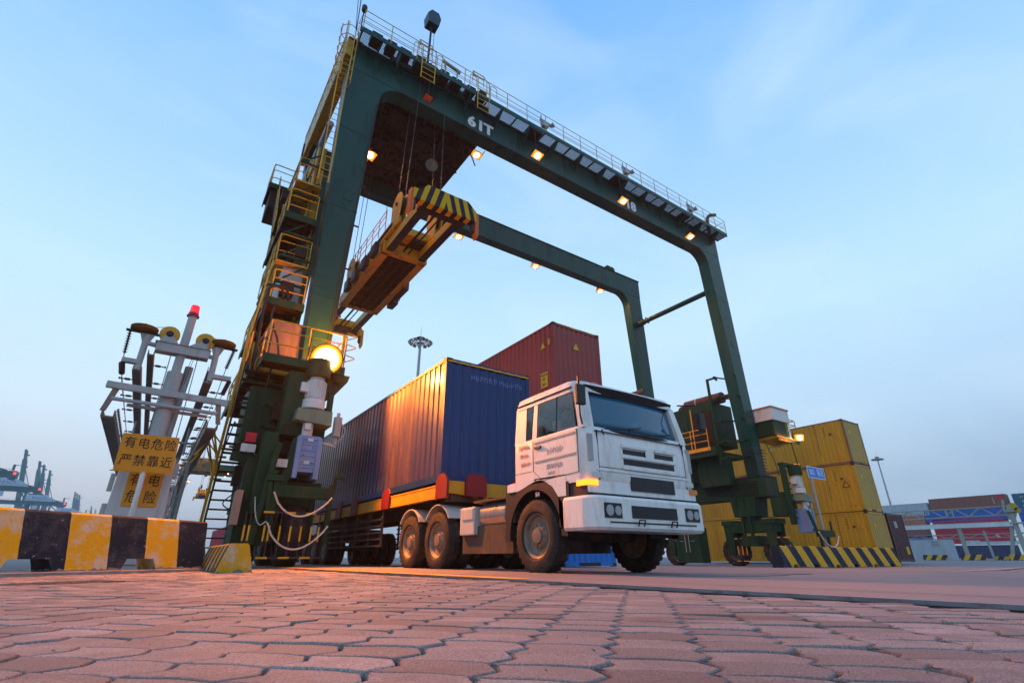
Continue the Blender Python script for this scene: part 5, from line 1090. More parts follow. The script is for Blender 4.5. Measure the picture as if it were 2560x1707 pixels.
        mb = MB(); mb.box(xc+s*1.05-.1, xc+s*1.05+.1, yf-.006, yf+.02, 1.27, 1.345); mb.build('side_lamp', M('clear_lamp', (.5, .52, .5), .2), t)
        # mirrors on long arms
        xm = xc+s*1.42
        mb = MB(); mb.tube([(xc+s*1.18, yf+.12, 2.72), (xm, yf-.12, 2.70), (xm, yf-.12, 2.12), (xc+s*1.2, yf+.08, 2.05)], .014, 6); m_ = mb.build('mirror_arm', BLACKT, t)
        mb = MB(); mb.box(xm-.08, xm+.08, yf-.19, yf-.11, 2.25, 2.56); mb.build('mirror', BLACKT, m_, bevel=.02)
    text('marking', '84', .11, M('white_side_number', (.5, .5, .5), .5), t, (x0+.02, yb-.62, 1.13), (0, -1, 0), (0, 0, 1))
    # shut lines and panel gaps
    mb = MB()
    for x in (x0+.24, x1-.24): mb.box(x-.004, x+.004, yf-.004, yf+.02, 1.24, 1.97)
    mb.box(x0+.2, x1-.2, yf-.004, yf+.02, 1.955, 1.963); mb.box(x0+.24, x1-.24, yf-.004, yf+.02, 1.425, 1.433)
    for xa, sx in ((x0, 1), (x1, -1)):
        ox = xa - sx*.003
        pts = [(ox, yf+.17, 1.98), (ox, yf+.17, 1.36), (ox, yb-.8, 1.33), (ox, yb-.55, 1.5), (ox, yb-.55, 1.98)]; mb.tube(pts, .006, 5)
        mb.box(min(ox, ox+sx*.01), max(ox, ox+sx*.01), yb-.5, yb-.02, 1.50, 1.506)
    for x in (xc-.9, xc+.9): mb.tube([(x, yf-.02, 1.98), (x, yf-.05, 1.90)], .012, 5)
    mb.build('shut_line', INK, t)
    CDM = M('grey_corner_plastic', (.33, .33, .33), .5)
    for x in (x0+.1, x1-.1): MB().box(x-.05, x+.05, yf+.0, yf+.03, 1.5, 1.9).build('corner_deflector', CDM, t, bevel=.01)
    for s in (-1, 1): MB().tube([(xc+s*.3, yf-.13, .62), (xc+s*.3, yf-.16, .70), (xc+s*.42, yf-.16, .70), (xc+s*.42, yf-.13, .62)], .012, 5).build('tow_hook', DARKSTEEL, t)
    # roof furniture
    mb = MB(); mb.lathe((xc-.3, yf+.7, 2.87), (0, 0, 1), [(.10, 0), (.10, .03), (.08, .14), (.02, .17)], 14); mb.build('roof_beacon', M('beacon_plastic', (.5, .02, .04), .2), t, smooth=True)
    MB().cyl((xc+.55, yf+.3, 2.93), (xc+.55, yf+.75, 2.93), .05, n=10).build('air_horn', BLACKT, t)
    # wheel arch, steps, lower side
    for xa, sx in ((x0, 1), (x1, -1)):
        mb = MB(); a = [(6.58+.66*math.cos(R(k)), .55+.66*math.sin(R(k))) for k in range(-8, 189, 12)]; o_ = [(6.58+.80*math.cos(R(k)), .55+.82*math.sin(R(k))) for k in range(-8, 189, 12)]
        mb.sheet([[(xa+sx*.0, y, z) for y, z in a], [(xa+sx*.0, y, z) for y, z in o_]]); mb.sheet([[(xa, y, z) for y, z in a], [(xa+sx*.55, y, z) for y, z in a]])
        mb.box(min(xa, xa+sx*.4), max(xa, xa+sx*.4), yf+.42, 5.96, .62, 1.25); mb.box(min(xa+sx*.02, xa+sx*.4), max(xa+sx*.02, xa+sx*.4), 7.12, 7.40, .75, 1.36); mb.build('wheel_arch', BLACKT, t)
    for xa, sx in ((x0, 1), (x1, -1)): mb = MB(); mb.prism([(6.9, 1.38), (7.32, 1.36), (7.32, 1.23), (6.98, 1.23), (6.45, 1.36), (6.15, 1.28), (5.96, 1.05), (5.78, 1.05), (5.78, 1.36)], 0, min(xa-sx*.004, xa+sx*.06), max(xa-sx*.004, xa+sx*.06)); mb.build('side_skirt', WHITEC, t)
    for xa, sx in ((x0, 1), (x1, -1)):
        mb = MB(); mb.box(min(xa, xa+sx*.3), max(xa, xa+sx*.3), yf+.45, yf+.62, .60, .64); mb.box(min(xa, xa+sx*.3), max(xa, xa+sx*.3), yf+.45, yf+.62, .9, .94); mb.build('step', CHROME, t)
    # interior: seat, wheel, dash
    mb = MB(); mb.box(x0+.15, x1-.15, yf+.12, yf+.45, 1.9, 2.10); mb.prism([(yf+.2, 2.1), (yf+.45, 2.1), (yf+.4, 2.17), (yf+.22, 2.14)], 0, x0+.3, x1-.3)
    mb.build('dashboard', BLACKT, t)
    SEATM = M('grey_seat_cloth', (.06, .06, .07), .9)
    for x in (x0+.62, x1-.62): mb = MB(); mb.box(x-.24, x+.24, yf+.95, yf+1.42, 1.72, 1.86); mb.box(x-.23, x+.23, yf+1.36, yf+1.5, 1.86, 2.5); mb.build('seat', SEATM, t, bevel=.04)
    mb = MB(); mb.xf(Matrix.Identity(4)); c = Vector((x0+.62, yf+.62, 2.12)); nrm = Vector((0, .55, .83)); _, _, a, b_ = mb.frame(c, c+nrm); mb.tube([c+a*.23*math.cos(R(k))+b_*.23*math.sin(R(k)) for k in range(0, 360, 18)], .016, 6, closed=True); mb.bar(c-a*.22, c+a*.22, .03, .02); mb.cyl(c, c-nrm*.3, .03, n=8); mb.build('steering_wheel', BLACKT, t)
    # chassis, tank, battery box, mudguards, fifth wheel
    mb = MB()
    for x in (xc-.40, xc+.40): mb.box(x-.05, x+.05, yf+.3, 12.4, .82, 1.08)
    for y in (7.5, 8.4, 9.3, 10.6, 12.3): mb.box(xc-.4, xc+.4, y-.06, y+.06, .84, 1.04)
    mb.box(xc-.6, xc+.6, 9.8, 11.4, 1.08, 1.2); mb.lathe((xc, 10.6, 1.2), (0, 0, 1), [(.5, 0), (.5, .08)], 20); mb.build('chassis', CHASSIS, t, bevel=.01)
    for y in (6.58, 10.02, 11.42): mb = MB(); mb.cyl((x0+.2, y, .55), (x1-.2, y, .55), .10, n=10); mb.lathe((xc, y, .55), (1, 0, 0), [(.1, -.3), (.24, -.12), (.24, .12), (.1, .3)], 14) if y > 7 else None; mb.build('axle', CHASSIS, t)
    for s, xa in ((1, x0), (-1, x1)):
        mb = MB(); mb.lathe((xa+s*.33, 7.5, .93), (0, 1, 0), [(.02, 0), (.22, .01), (.26, .04), (.26, .86), (.22, .89), (.02, .9)], 22); k = mb.build('fuel_tank', CHROME, t, smooth=True)
        mb = MB(); mb.box(min(xa+s*.0, xa+s*.06), max(xa+s*.0, xa+s*.06), 8.48, 8.9, .86, 1.08); mb.box(min(xa+s*.02, xa+s*.5), max(xa+s*.02, xa+s*.5), 8.46, 9.0, .60, 1.1); mb.build('battery_box', GREYP, t, bevel=.02)
        mb = MB(); mb.box(min(xa+s*.05, xa+s*.5), max(xa+s*.05, xa+s*.5), 7.4, 8.55, 1.16, 1.2); mb.box(min(xa+s*.1, xa+s*.6), max(xa+s*.1, xa+s*.6), 7.3, 9.0, .28, .75); mb.build('side_box', CHASSIS, t)
        mb = MB()
        for y in (10.02, 11.42):
            pr = [(y+.66*math.cos(R(k)), .56+.70*math.sin(R(k))) for k in range(35, 150, 10)]; mb.sheet([[(xa+s*.02, p, z) for p, z in pr], [(xa+s*.62, p, z) for p, z in pr]])
        o = mb.build('mudguard', GREYP, t); so = o.modifiers.new('solid', 'SOLIDIFY'); so.thickness = .02
        wheel(t, (xa+s*.16, 6.58, g+.55), (1, 0, 0), .55, .30, lugs=30)
        for y in (10.02, 11.42): wheel(t, (xa+s*.17, y, g+.57), (1, 0, 0), .57, .30, lugs=30); wheel(t, (xa+s*.51, y, g+.57), (1, 0, 0), .57, .28, lugs=30)
    mb = MB(); mb.tube(fillet_path([(xc-.3, 7.3, 1.3), (xc-.3, 7.9, 1.6), (xc-.3, 8.6, 1.3), (xc-.2, 9.6, 1.4)], .3), .025, 6); mb.tube(fillet_path([(xc+.1, 7.3, 1.3), (xc+.1, 8.0, 1.75), (xc, 8.8, 1.3), (xc, 9.6, 1.4)], .3), .025, 6); mb.box(xc-.9, xc+.9, 7.14, 7.35, 1.05, 1.35); mb.build('air_hose', CABLE, t)
    return t
TRUCK = make_truck()

def make_driver():
    """a driver at the wheel, seen dimly through the side glass"""
    x, y = 5.60, 6.42
    t = thing('person', 'driver in a dark shirt at the wheel of the white cab', 'person', (x, y, 1.86))
    me = bpy.data.meshes.new('body'); bm = bmesh.new(); sk = bm.verts.layers.skin.verify()
    J = [((0, .05, 1.92), .17, None), ((0, .06, 2.12), .15, 0), ((0, .03, 2.32), .17, 1), ((0, .02, 2.40), .07, 2), ((0, -.01, 2.47), .075, 3), ((0, -.02, 2.55), .098, 4), ((0, -.02, 2.62), .07, 5),
         ((-.20, .03, 2.33), .075, 2), ((-.26, -.16, 2.14), .055, 7), ((-.20, -.40, 2.16), .042, 8), ((-.19, -.47, 2.18), .035, 9), ((.20, .03, 2.33), .075, 2), ((.26, -.16, 2.14), .055, 11), ((.2, -.40, 2.16), .042, 12), ((.19, -.47, 2.18), .035, 13),
         ((-.12, -.40, 1.90), .085, 0), ((-.13, -.50, 1.55), .06, 15), ((.12, -.40, 1.90), .085, 0), ((.13, -.50, 1.55), .06, 17)]
    vs = []
    for p, r, par in J:
        v = bm.verts.new((p[0], p[1], p[2]-1.86)); v[sk].radius = (r, r); vs.append(v)
        if par is not None: bm.edges.new((vs[par], v))
    vs[0][sk].use_root = True
    bm.to_mesh(me); bm.free(); me.materials.append(M('skin', (.30, .16, .10), .55, streak=False)); o = bpy.data.objects.new('body', me); COL.objects.link(o); o.parent = t; ORG[o] = ORG[t]
    o.modifiers.new('skin', 'SKIN'); ss = o.modifiers.new('sub', 'SUBSURF'); ss.levels = 1; ss.render_levels = 2
    mb = MB(); c = Vector((x, y-.02, 2.55)); mb.lathe(c+Vector((0, .02, -.01)), (0, .15, 1), [(.105, .0), (.112, .04), (.10, .09), (.06, .12), (.01, .13)], 16); mb.build('hair', INK, t, smooth=True)
    mb = MB(); secs = []
    for z, r, d in ((1.80, .20, .18), (2.1, .185, .165), (2.3, .215, .15), (2.38, .13, .1), (2.41, .09, .09)): secs.append([(x+r*math.cos(R(k)), y+.05+d*math.sin(R(k)), z) for k in range(0, 361, 20)])
    mb.sheet(secs); mb.build('shirt', M('dark_shirt', (.04, .03, .05), .9), t, smooth=True)
    mb = MB()
    for s in (-1, 1):
        for k, (dx, l) in enumerate(((-.03, .06), (-.01, .07), (.01, .068), (.03, .055))): a = Vector((x+s*.19+dx, y-.48, 2.18)); mb.tube([a, a+Vector((0, -l*.6, .01)), a+Vector((0, -l*.8, -.03)), a+Vector((0, -l*.3, -.045))], .009, 6)
        a = Vector((x+s*.19-s*.035, y-.46, 2.185)); mb.tube([a, a+Vector((-s*.02, -.04, .015)), a+Vector((-s*.012, -.07, .0))], .010, 6)
    mb.build('fingers', M('hand_skin', (.30, .16, .10), .55, streak=False), t, smooth=True)
    mb = MB(); mb.lathe((x, y-.12, 2.535), (0, -.6, -.8), [(.004, -.01), (.014, 0), (.017, .025), (.006, .035)], 8)
    for s in (-1, 1): mb.lathe((x+s*.104, y-.01, 2.55), (s, 0, 0), [(.02, 0), (.028, .01), (.012, .014)], 8)
    mb.bar((x-.025, y-.108, 2.495), (x+.025, y-.108, 2.495), .008, .008)
    for s in (-1, 1): mb.lathe((x+s*.035, y-.105, 2.565), (0, -1, 0), [(.013, 0), (.009, .008)], 8)
    mb.build('face', M('face_skin', (.27, .14, .09), .55, streak=False), t, smooth=True)
make_driver()

# ------------------------------------------------------------------ the skeletal trailer
def make_trailer():
    x0, x1 = 4.98, 7.42; xc = 6.2
    t = thing('container_trailer', 'flat yellow container trailer with red corner guides carrying the blue container', 'trailer', (xc, 16, gz(6)))
    YT = M('trailer_yellow_paint', (.52, .27, .012), .45, dirt=(.1, .06, .03), damt=.5, dscale=2)
    for x, n in ((x0, 0), (x1-.12, 1)):
        mb = MB(); mb.box(x, x+.12, 9.7, 22.2, 1.40, 1.66); mb.box(x-.01, x+.13, 9.7, 22.2, 1.63, 1.66); mb.box(x-.01, x+.13, 9.7, 22.2, 1.38, 1.41); mb.build('side_rail', YT, t)
    mb = MB(); mb.box(x0+.12, x1-.12, 9.6, 9.9, 1.30, 1.62); mb.prism([(9.5, 1.3), (13.0, 1.3), (13.6, 1.15), (22.2, 1.15), (22.2, 1.5), (9.5, 1.5)], 0, xc-.5, xc-.36); mb.prism([(9.5, 1.3), (13.0, 1.3), (13.6, 1.15), (22.2, 1.15), (22.2, 1.5), (9.5, 1.5)], 0, xc+.36, xc+.5)
    for y in [10.4+.95*i for i in range(13)]: mb.box(x0+.1, x1-.1, y-.05, y+.05, 1.42, 1.6)
    mb.build('main_frame', CHASSIS, t)
    mb = MB(); mb.prism([(5.0, 1.70), (5.0, 1.45), (5.55, 1.42), (5.8, 1.32), (6.6, 1.32), (6.85, 1.42), (7.4, 1.45), (7.4, 1.70)], 1, 9.52, 9.62); mb.build('front_bolster', YT, t)
    for y in (9.75, 12.9, 15.4, 16.9, 21.6):
        for s, x in ((-1, x0-.03), (1, x1-.01)):
            mb = MB(); mb.prism([(y-.26, 1.36), (y+.26, 1.36), (y+.26, 1.72), (y+.12, 1.86), (y-.12, 1.86), (y-.26, 1.72)], 0, x+(0 if s > 0 else -.02), x+.04+(0 if s > 0 else -.02)); mb.build('corner_guide', REDP, t)
    for x in (5.62, 6.8): mb = MB(); mb.prism([(x-.26, 1.40), (x+.26, 1.40), (x+.26, 1.75), (x+.16, 1.86), (x-.16, 1.86), (x-.26, 1.75)], 1, 9.44, 9.50); mb.build('corner_guide', REDP, t)
    # side guard of five rails on hangers
    for x in (x0+.02, x1-.05):
        mb = MB()
        for z in (.50, .66, .82, .98, 1.14): mb.box(x, x+.03, 13.2, 17.9, z-.022, z+.022)
        for y in (13.25, 14.2, 15.3, 16.5, 17.8): mb.box(x+.03, x+.07, y-.05, y+.05, .46, 1.40)
        mb.build('side_guard', CHASSIS, t)
    for x in (x0+.5, x1-.5): mb = MB(); mb.box(x-.08, x+.08, 12.4, 12.56, .35, 1.4); mb.box(x-.15, x+.15, 12.33, 12.63, .3, .36); mb.bar((x, 12.5, .6), (x, 13.4, 1.3), .05, .05); mb.build('landing_leg', CHASSIS, t)
    for y in (18.3, 19.6, 20.9):
        mb = MB(); mb.cyl((x0+.2, y, .52), (x1-.2, y, .52), .08, n=10); mb.box(xc-.6, xc+.6, y-.5, y+.5, .75, 1.1); mb.build('axle', CHASSIS, t)
        for xa, s in ((x0, 1), (x1, -1)):
            wheel(t, (xa+s*.16, y, gz(6)+.52), (1, 0, 0), .52, .28, lugs=24); wheel(t, (xa+s*.49, y, gz(6)+.52), (1, 0, 0), .52, .26, lugs=24)
    mb = MB(); mb.box(x0+.1, x1-.1, 22.1, 22.2, .5, .65); mb.build('rear_bumper', REDP, t)
make_trailer()
# ------------------------------------------------------------------ left: conductor-rail end station
def make_station():
    Y = 14.0; t = thing('conductor_station', 'pale grey conductor-rail end frame with yellow pulleys, a red beacon and receding rails', 'conductor frame', (-.28, Y, 0))
    mb = MB(); mb.cyl((-.30, Y, 0), (-.27, Y, 4.35), .19, .17, n=20); mb.build('column', STATION, t, smooth=True)
    mb = MB(); mb.cyl((-.27, Y, 4.35), (-.24, Y, 5.88), .115, .105, n=6); mb.box(-.30, -.24, Y+.1, Y+.24, 3.2, 5.2); mb.cyl((-.2, Y+.15, .2), (-.02, Y+.18, 4.6), .09, n=12); mb.build('upper_column', STATION, t)
    mb = MB(); mb.lathe((-.24, Y, 5.88), (0, 0, 1), [(.14, 0), (.14, .03), (.115, .04), (.115, .10)], 20); b = mb.build('beacon_base', M('dark_red_plastic', (.25, .01, .03), .35), t, smooth=True)
    mb = MB(); mb.lathe((-.24, Y, 5.98), (0, 0, 1), [(.105, 0), (.098, .19), (.085, .21), (.01, .215)], 20); mb.build('beacon_lens', REDGLOW, b, smooth=True)
    # cross beams
    for xa, xb, za, zb, h in ((-1.46, .96, 3.79, 3.73, .15),): mb = MB(); mb.bar((xa, Y-.22, za), (xb, Y-.22, zb), .10, h); mb.build('cross_beam', STATION, t, bevel=.01)
    mb = MB(); mb.cyl((-1.30, Y-.2, 3.49), (.80, Y-.2, 3.45), .045, n=10); mb.cyl((-1.0, Y-.05, 3.42), (.6, Y-.05, 3.38), .04, n=10); mb.build('cross_pipe', STATION, t, smooth=True)
    mb = MB(); mb.box(-.80, .32, Y-.16, Y+.14, 4.80, 5.02); mb.box(-.84, .34, Y-.19, Y+.17, 5.02, 5.035); mb.build('pulley_beam', STATION, t, bevel=.008)
    mb = MB(); mb.cyl((-1.03, Y, 4.98), (-.78, Y, 4.95), .055, n=10); mb.cyl((.3, Y, 4.92), (.48, Y, 4.90), .055, n=10)
    mb.build('link_pipe', STATION, t, smooth=True)
    for x in (-1.03, .47): mb = MB(); mb.cyl((x, Y, 4.28), (x, Y, 5.18), .07, n=12); mb.prism([(x-.07, 4.98), (x+.07, 4.98), (x+.16, 5.22), (x-.16, 5.22)], 1, Y-.02, Y+.02); mb.build('side_mast', STATION, t, smooth=True)
    for x0, x1, z in ((-1.36, -1.0, 4.47), (.47, .92, 4.42)): mb = MB(); mb.box(x0, x1, Y-.06, Y+.06, z-.05, z+.05); mb.box(x0, x1, Y-.08, Y+.08, z-.055, z-.045); mb.build('side_arm', STATION, t)
    # pulleys: two facing the front on cheek plates, two lying flat over the masts
    for x, lean in ((-.60, .0), (.17, -.12)):
        mb = MB(); mb.lathe((x, Y-.06, 5.28), (0, 1, 0), [(.05, 0), (.20, 0), (.215, .012), (.19, .035), (.19, .05), (.215, .072), (.20, .084), (.05, .084)], 32); p = mb.build('pulley', M('pulley_yellow_paint', (.58, .27, .01), .4, var=.1), t, smooth=True)
        s = -1 if lean else 1
        for y in (Y-.10, Y+.05):
            mb = MB(); mb.prism([(x-.19*(1 if s > 0 else 1.9), 5.03), (x+.25*(1 if s > 0 else .3), 5.03)] + arc(x, 5.28, .085, -20, 200, 10), 1, y, y+.012); mb.build('cheek_plate', STATION, t)
        mb = MB(); mb.lathe((x, Y-.15, 5.28), (0, 1, 0), [(.02, 0), (.05, 0), (.055, .05)], 16); mb.lathe((x, Y-.112, 5.28), (0, 1, 0), [(.075, 0), (.08, .012)], 16); mb.build('bearing_cap', DARKSTEEL, p, smooth=True)
    for x, dx in ((-1.12, -1), (.58, 1)):
        mb = MB(); mb.lathe((x, Y, 5.27), (0, 0, 1), [(.05, 0), (.27, .0), (.285, .015), (.25, .04), (.285, .065), (.27, .08), (.05, .08)], 32); mb.build('pulley', M('pulley_brown_yellow_paint', (.22, .11, .02), .5), t, smooth=True)
        mb = MB(); mb.box(x-.34, x+.34, Y-.05, Y+.05, 5.20, 5.235); mb.prism([(x-.1, 5.35), (x+.1, 5.35), (x, 5.42)], 1, Y-.12, Y+.12); mb.build('pulley_bracket', DARKSTEEL, t)
    mb = MB(); mb.tube([(-1.2, Y+.02, 5.33), (-.62, Y, 5.49)], .008, 5); mb.tube([(.18, Y, 5.48), (.7, Y, 5.32)], .008, 5)
    mb.tube([(-.46, Y-.05, 5.2), (-.46, Y-.05, 3.4), (-.46, Y-.1, 1.2)], .011, 6); mb.tube([(.10, Y-.05, 5.1), (.10, Y-.05, 3.2), (.08, Y-.1, 1.2)], .011, 6); mb.tube([(-.02, Y, 4.8), (-.1, Y+.1, 4.0)], .006, 5); mb.tube([(.02, Y, 4.8), (-.06, Y+.12, 3.9)], .006, 5)
    mb.build('tension_rope', WIRE, t)
    # insulator strings and tension wires
    def insul(p, q, n, r):
        mb = MB(); p, q = Vector(p), Vector(q); d = q-p; mb.cyl(p, q, r*.35, n=8)
        for i in range(n): c = p+d*(i+.5)/n; mb.lathe(c-d.normalized()*d.length*.35/n, d, [(r*.4, 0), (r, d.length*.2/n), (r*.5, d.length*.5/n)], 12)
        return mb
    insul((-1.38, Y, 5.22), (-1.38, Y+.3, 4.72), 9, .055).build('insulator', INSUL, t); insul((.84, Y, 5.18), (.78, Y+.4, 4.80), 9, .05).build('insulator', INSUL, t)
    insul((-1.34, Y+.05, 4.40), (-1.33, Y+.6, 4.30), 6, .065).build('insulator', INSUL, t); insul((.90, Y+.05, 4.38), (.86, Y+.8, 4.2), 6, .06).build('insulator', INSUL, t)
    mb = MB()
    mb.tube([(-1.38, Y, 5.3), (-1.38, Y+.3, 4.7), (-1.36, Y+1.2, 4.35), (-1.36, 60, 4.3)], .010, 5); mb.tube([(.84, Y, 5.25), (.78, Y+.4, 4.8), (.76, Y+1.5, 4.3), (.74, 60, 4.3)], .010, 5); mb.tube([(-1.33, Y+.6, 4.3), (-1.3, 60, 3.9)], .008, 5); mb.tube([(.86, Y+.8, 4.2), (.84, 60, 3.9)], .008, 5)
    mb.build('contact_wire', WIRE, t)
    # rails running back beside the crane lane, on repeated frames
    for x, z, w in ((-1.03, 4.28, .17), (-.86, 4.72, .13), (.44, 4.26, .19), (.40, 4.55, .06)):
        mb = MB(); mb.box(x-w/2, x+w/2, Y+.0, 64, z-.03, z); mb.box(x-w/2, x-w/2+.015, Y, 64, z, z+.10); mb.box(x+w/2-.015, x+w/2, Y, 64, z, z+.10); mb.build('conductor_rail', RAILP, t)
    for xa, sx in ((-1.28, -1), (.76, 1)):
        mb = MB(); mb.prism([(xa-.05, 3.70), (xa+.07, 3.70), (xa+sx*.10+.05, 3.2), (xa+sx*.10-.05, 3.2)], 1, Y-.22, Y-.16); mb.box(xa-.11, xa+.11, Y-.1, 64, 3.08, 3.12); mb.box(xa-.12, xa-.10, Y-.1, 64, 3.1, 3.26); mb.box(xa+.10, xa+.12, Y-.1, 64, 3.1, 3.26)
        for i in range(24): y = Y+.3+i*.28; mb.cyl((xa-sx*.13, y, 3.30), (xa-sx*.13, y, 3.38), .025, n=6)
        mb.build('collector_trough', RAILP, t)
    for k in range(7):
        y = 19.5+6.5*k
        mb = MB(); mb.cyl((-1.40, y, 3.72), (.85, y, 3.68), .04, n=8)
        for x in (-1.03, .44): mb.cyl((x, y, 3.3), (x, y, 4.7), .035, n=8)
        mb.bar((.66, y, 0), (.66, y, 3.75), .09, .09)
        for z in (.6, 1.3, 2.0, 2.7): mb.cyl((.1, y, z), (.66, y, z), .03, n=6)
        mb.bar((.1, y, 0), (.1, y, 2.7), .04, .04)
        mb.build('support_frame', STATION, t)
    for y in [15+1.7*i for i in range(16)]:
        for x, z, sx in ((-1.12, 4.3, -1), (.54, 4.28, 1), (-.8, 4.75, 1), (.54, 4.0, 1)): mb = MB(); mb.cyl((x, y, z), (x+sx*.22, y, z), .014, n=6); mb.cyl((x+sx*.05, y, z), (x+sx*.16, y, z), .032, n=6); mb.lathe((x+sx*.22, y, z), (sx, 0, 0), [(.01, 0), (.035, .06)], 6); mb.build('rail_insulator', INSUL, t)
    return t
make_station()
def make_cabinet():
    Y = 13.35; t = thing('switch_cabinet', 'grey sloping switch cabinet with a yellow danger plate below the pulley frame', 'cabinet', (-.26, Y+.4, 0))
    mb = MB(); mb.prism([(-.80, 0), (.30, 0), (.20, 2.25), (-.74, 2.25)], 1, Y, Y+.85); mb.build('housing', CABINET, t, bevel=.02)
    mb = MB(); mb.prism([(-.62, .1), (.13, .1), (.09, 2.1), (-.60, 2.1)], 1, Y-.03, Y-.004); d = mb.build('door', CABINET, t, bevel=.01)
    for z in (1.5, .9): mb = MB(); mb.box(-.86, -.78, Y+.1, Y+.25, z, z+.35); mb.build('hinge', GREYP, t)
    for z in (1.85, 1.25): mb = MB(); mb.box(.22, .30, Y+.1, Y+.2, z, z+.3); mb.build('hinge', GREYP, t)
    mb = MB(); mb.box(-.55, .06, Y-.045, Y-.034, 1.20, 1.92); p = mb.build('danger_plate', SIGNY, t)
    for s, x, z in (('有', -.40, 1.72), ('电', -.09, 1.72), ('危', -.40, 1.38), ('险', -.09, 1.38)): text('lettering', s, .27, INK, p, (x, Y-.046, z), (1, 0, 0), (0, 0, 1), sx=.85)
make_cabinet()
def make_danger_sign():
    Y = 12.75; t = thing('danger_sign', 'yellow danger sign with two rows of black Chinese characters on a white post', 'sign', (-.31, Y, 0))
    mb = MB(); mb.cyl((-.30, Y+.05, 0), (-.31, Y+.05, 2.3), .05, n=14); mb.build('post', WHITEP, t, smooth=True)
    mb = MB(); mb.add([(-.815, Y, 1.83), (.185, Y, 1.84), (.155, Y, 2.585), (-.825, Y, 2.575), (-.815, Y+.012, 1.83), (.185, Y+.012, 1.84), (.155, Y+.012, 2.585), (-.825, Y+.012, 2.575)], [(0,1,2,3), (7,6,5,4), (0,4,5,1), (1,5,6,2), (2,6,7,3), (3,7,4,0)]); mb.box(-.86, .2, Y+.004, Y+.03, 1.815, 1.835); p = mb.build('plate', SIGNY, t)
    for row, z in (('有电危险', 2.385), ('严禁靠近', 2.035)):
        for i, ch in enumerate(row): text('lettering', ch, .245, INK, p, (-.665+.232*i, Y-.003, z), (1, 0, 0), (0, 0, 1), sx=.88)
make_danger_sign()

# ------------------------------------------------------------------ concrete barriers
def barrier(label, a, ang, L, H, wt, wb, mat, notches, group, nh=.2, loose=None, endslope=0):
    """trapezoid block with forklift notches, from point a along the direction ang"""
    mb = MB(); n = 44; rows = []
    def zfoot(s):
        for c, w in notches:
            k = abs(s-c)
            if k < w/2-.08: return nh
            if k < w/2: return nh*(w/2-k)/.08 if False else nh*.0+nh*max(0, (w/2-k)/.08)
        return 0
    ss = sorted(set([L*i/n for i in range(n+1)] + [c+d for c, w in notches for d in (-w/2, -w/2+.08, w/2-.08, w/2)]))
    for s in ss:
        zf = zfoot(s); f = zf/H; e = endslope*(1 if s > L/2 else -1) if s in (0, L) else 0
        hw = lambda z: (wb+(wt-wb)*min(1, z/H))/2
        rows.append([(s, -hw(zf), zf), (s, -hw(H*.5), H*.5), (s, -hw(H)-.0, H-.03), (s, -hw(H)+.03, H), (s, hw(H)-.03, H), (s, hw(H), H-.03), (s, hw(H*.5), H*.5), (s, hw(zf), zf), (s, -hw(zf), zf)])
    mb.sheet(rows); mb.quad(*rows[0][:-1]); mb.quad(*rows[-1][:-1])
    bm_c = Vector((L/2, 0, H/2)); o = mb.build('concrete_barrier', mat, None)
    o.location = Vector(a) + Vector((math.cos(ang), math.sin(ang), 0))*L/2; o.rotation_euler = (0, 0, ang); ORG[o] = o.location.copy()
    tag(o, label, 'barrier', group)
    return o
d = Vector((1.615, 1.2)).normalized(); ang = math.atan2(d.y, d.x); p1 = Vector((.90, 12.0)); p0 = p1 - d*3.95
barrier('big concrete barrier in worn yellow and navy stripes on the far left', (p0.x, p0.y, .043), ang, 3.95, .83, .24, .46, HZ_BIG, [(1.10, .66), (2.72, .62)], None, nh=.17)
barrier('low faded striped barrier with a chipped mossy end next to the crane wheel', (1.32, 9.75, 0), R(91), 2.6, .44, .30, .52, HZ_LOW, [(.45, .22), (1.1, .22), (1.75, .22)], 'low barriers by the crane wheel', nh=.09)
barrier('low yellow striped barrier half hidden behind the faded one', (.98, 13.2, 0), R(92), 2.4, .46, .30, .5, HZ_LOW, [(.5, .3), (1.5, .3)], 'low barriers by the crane wheel', nh=.1)
dd = Vector((31.0-22.25, 11.3-12.4)); L3 = dd.length/3; a3 = math.atan2(dd.y, dd.x)
for k, lab in enumerate(('striped concrete barrier with a dark end nearest the crane wheels', 'striped concrete barrier in the middle of the right-hand row', 'striped concrete barrier at the container end of the right-hand row')):
    q = Vector((22.25, 12.4)) + dd*(k/3); barrier(lab, (q.x, q.y, gz(q.x)), a3, L3-.012, .86, .30, .62, HZ_RIGHT, [(L3*.25, .4), (L3*.72, .4)], 'striped barriers right of the crane', nh=.14)
# litter of weeds along the barrier foot
def make_weeds():
    random.seed(9); mb = MB()
    for i in range(260):
        s = random.random(); q = Vector((22.25, 12.4))+dd*s; q = Vector((q.x+random.uniform(-.1, .1), q.y-.36-random.random()*.22, gz(q.x)))
        h = random.uniform(.03, .11); a = random.uniform(0, 6.3); b = Vector((math.cos(a), math.sin(a), 0))*.012; mb.add([q+b, q-b, q+Vector((random.uniform(-.04, .04), random.uniform(-.04, .04), h))], [(0,1,2)])
    tag(mb.build('weeds', M('dry_weeds', (.16, .14, .04), .9, streak=False), fix=False), kind='stuff')
make_weeds()

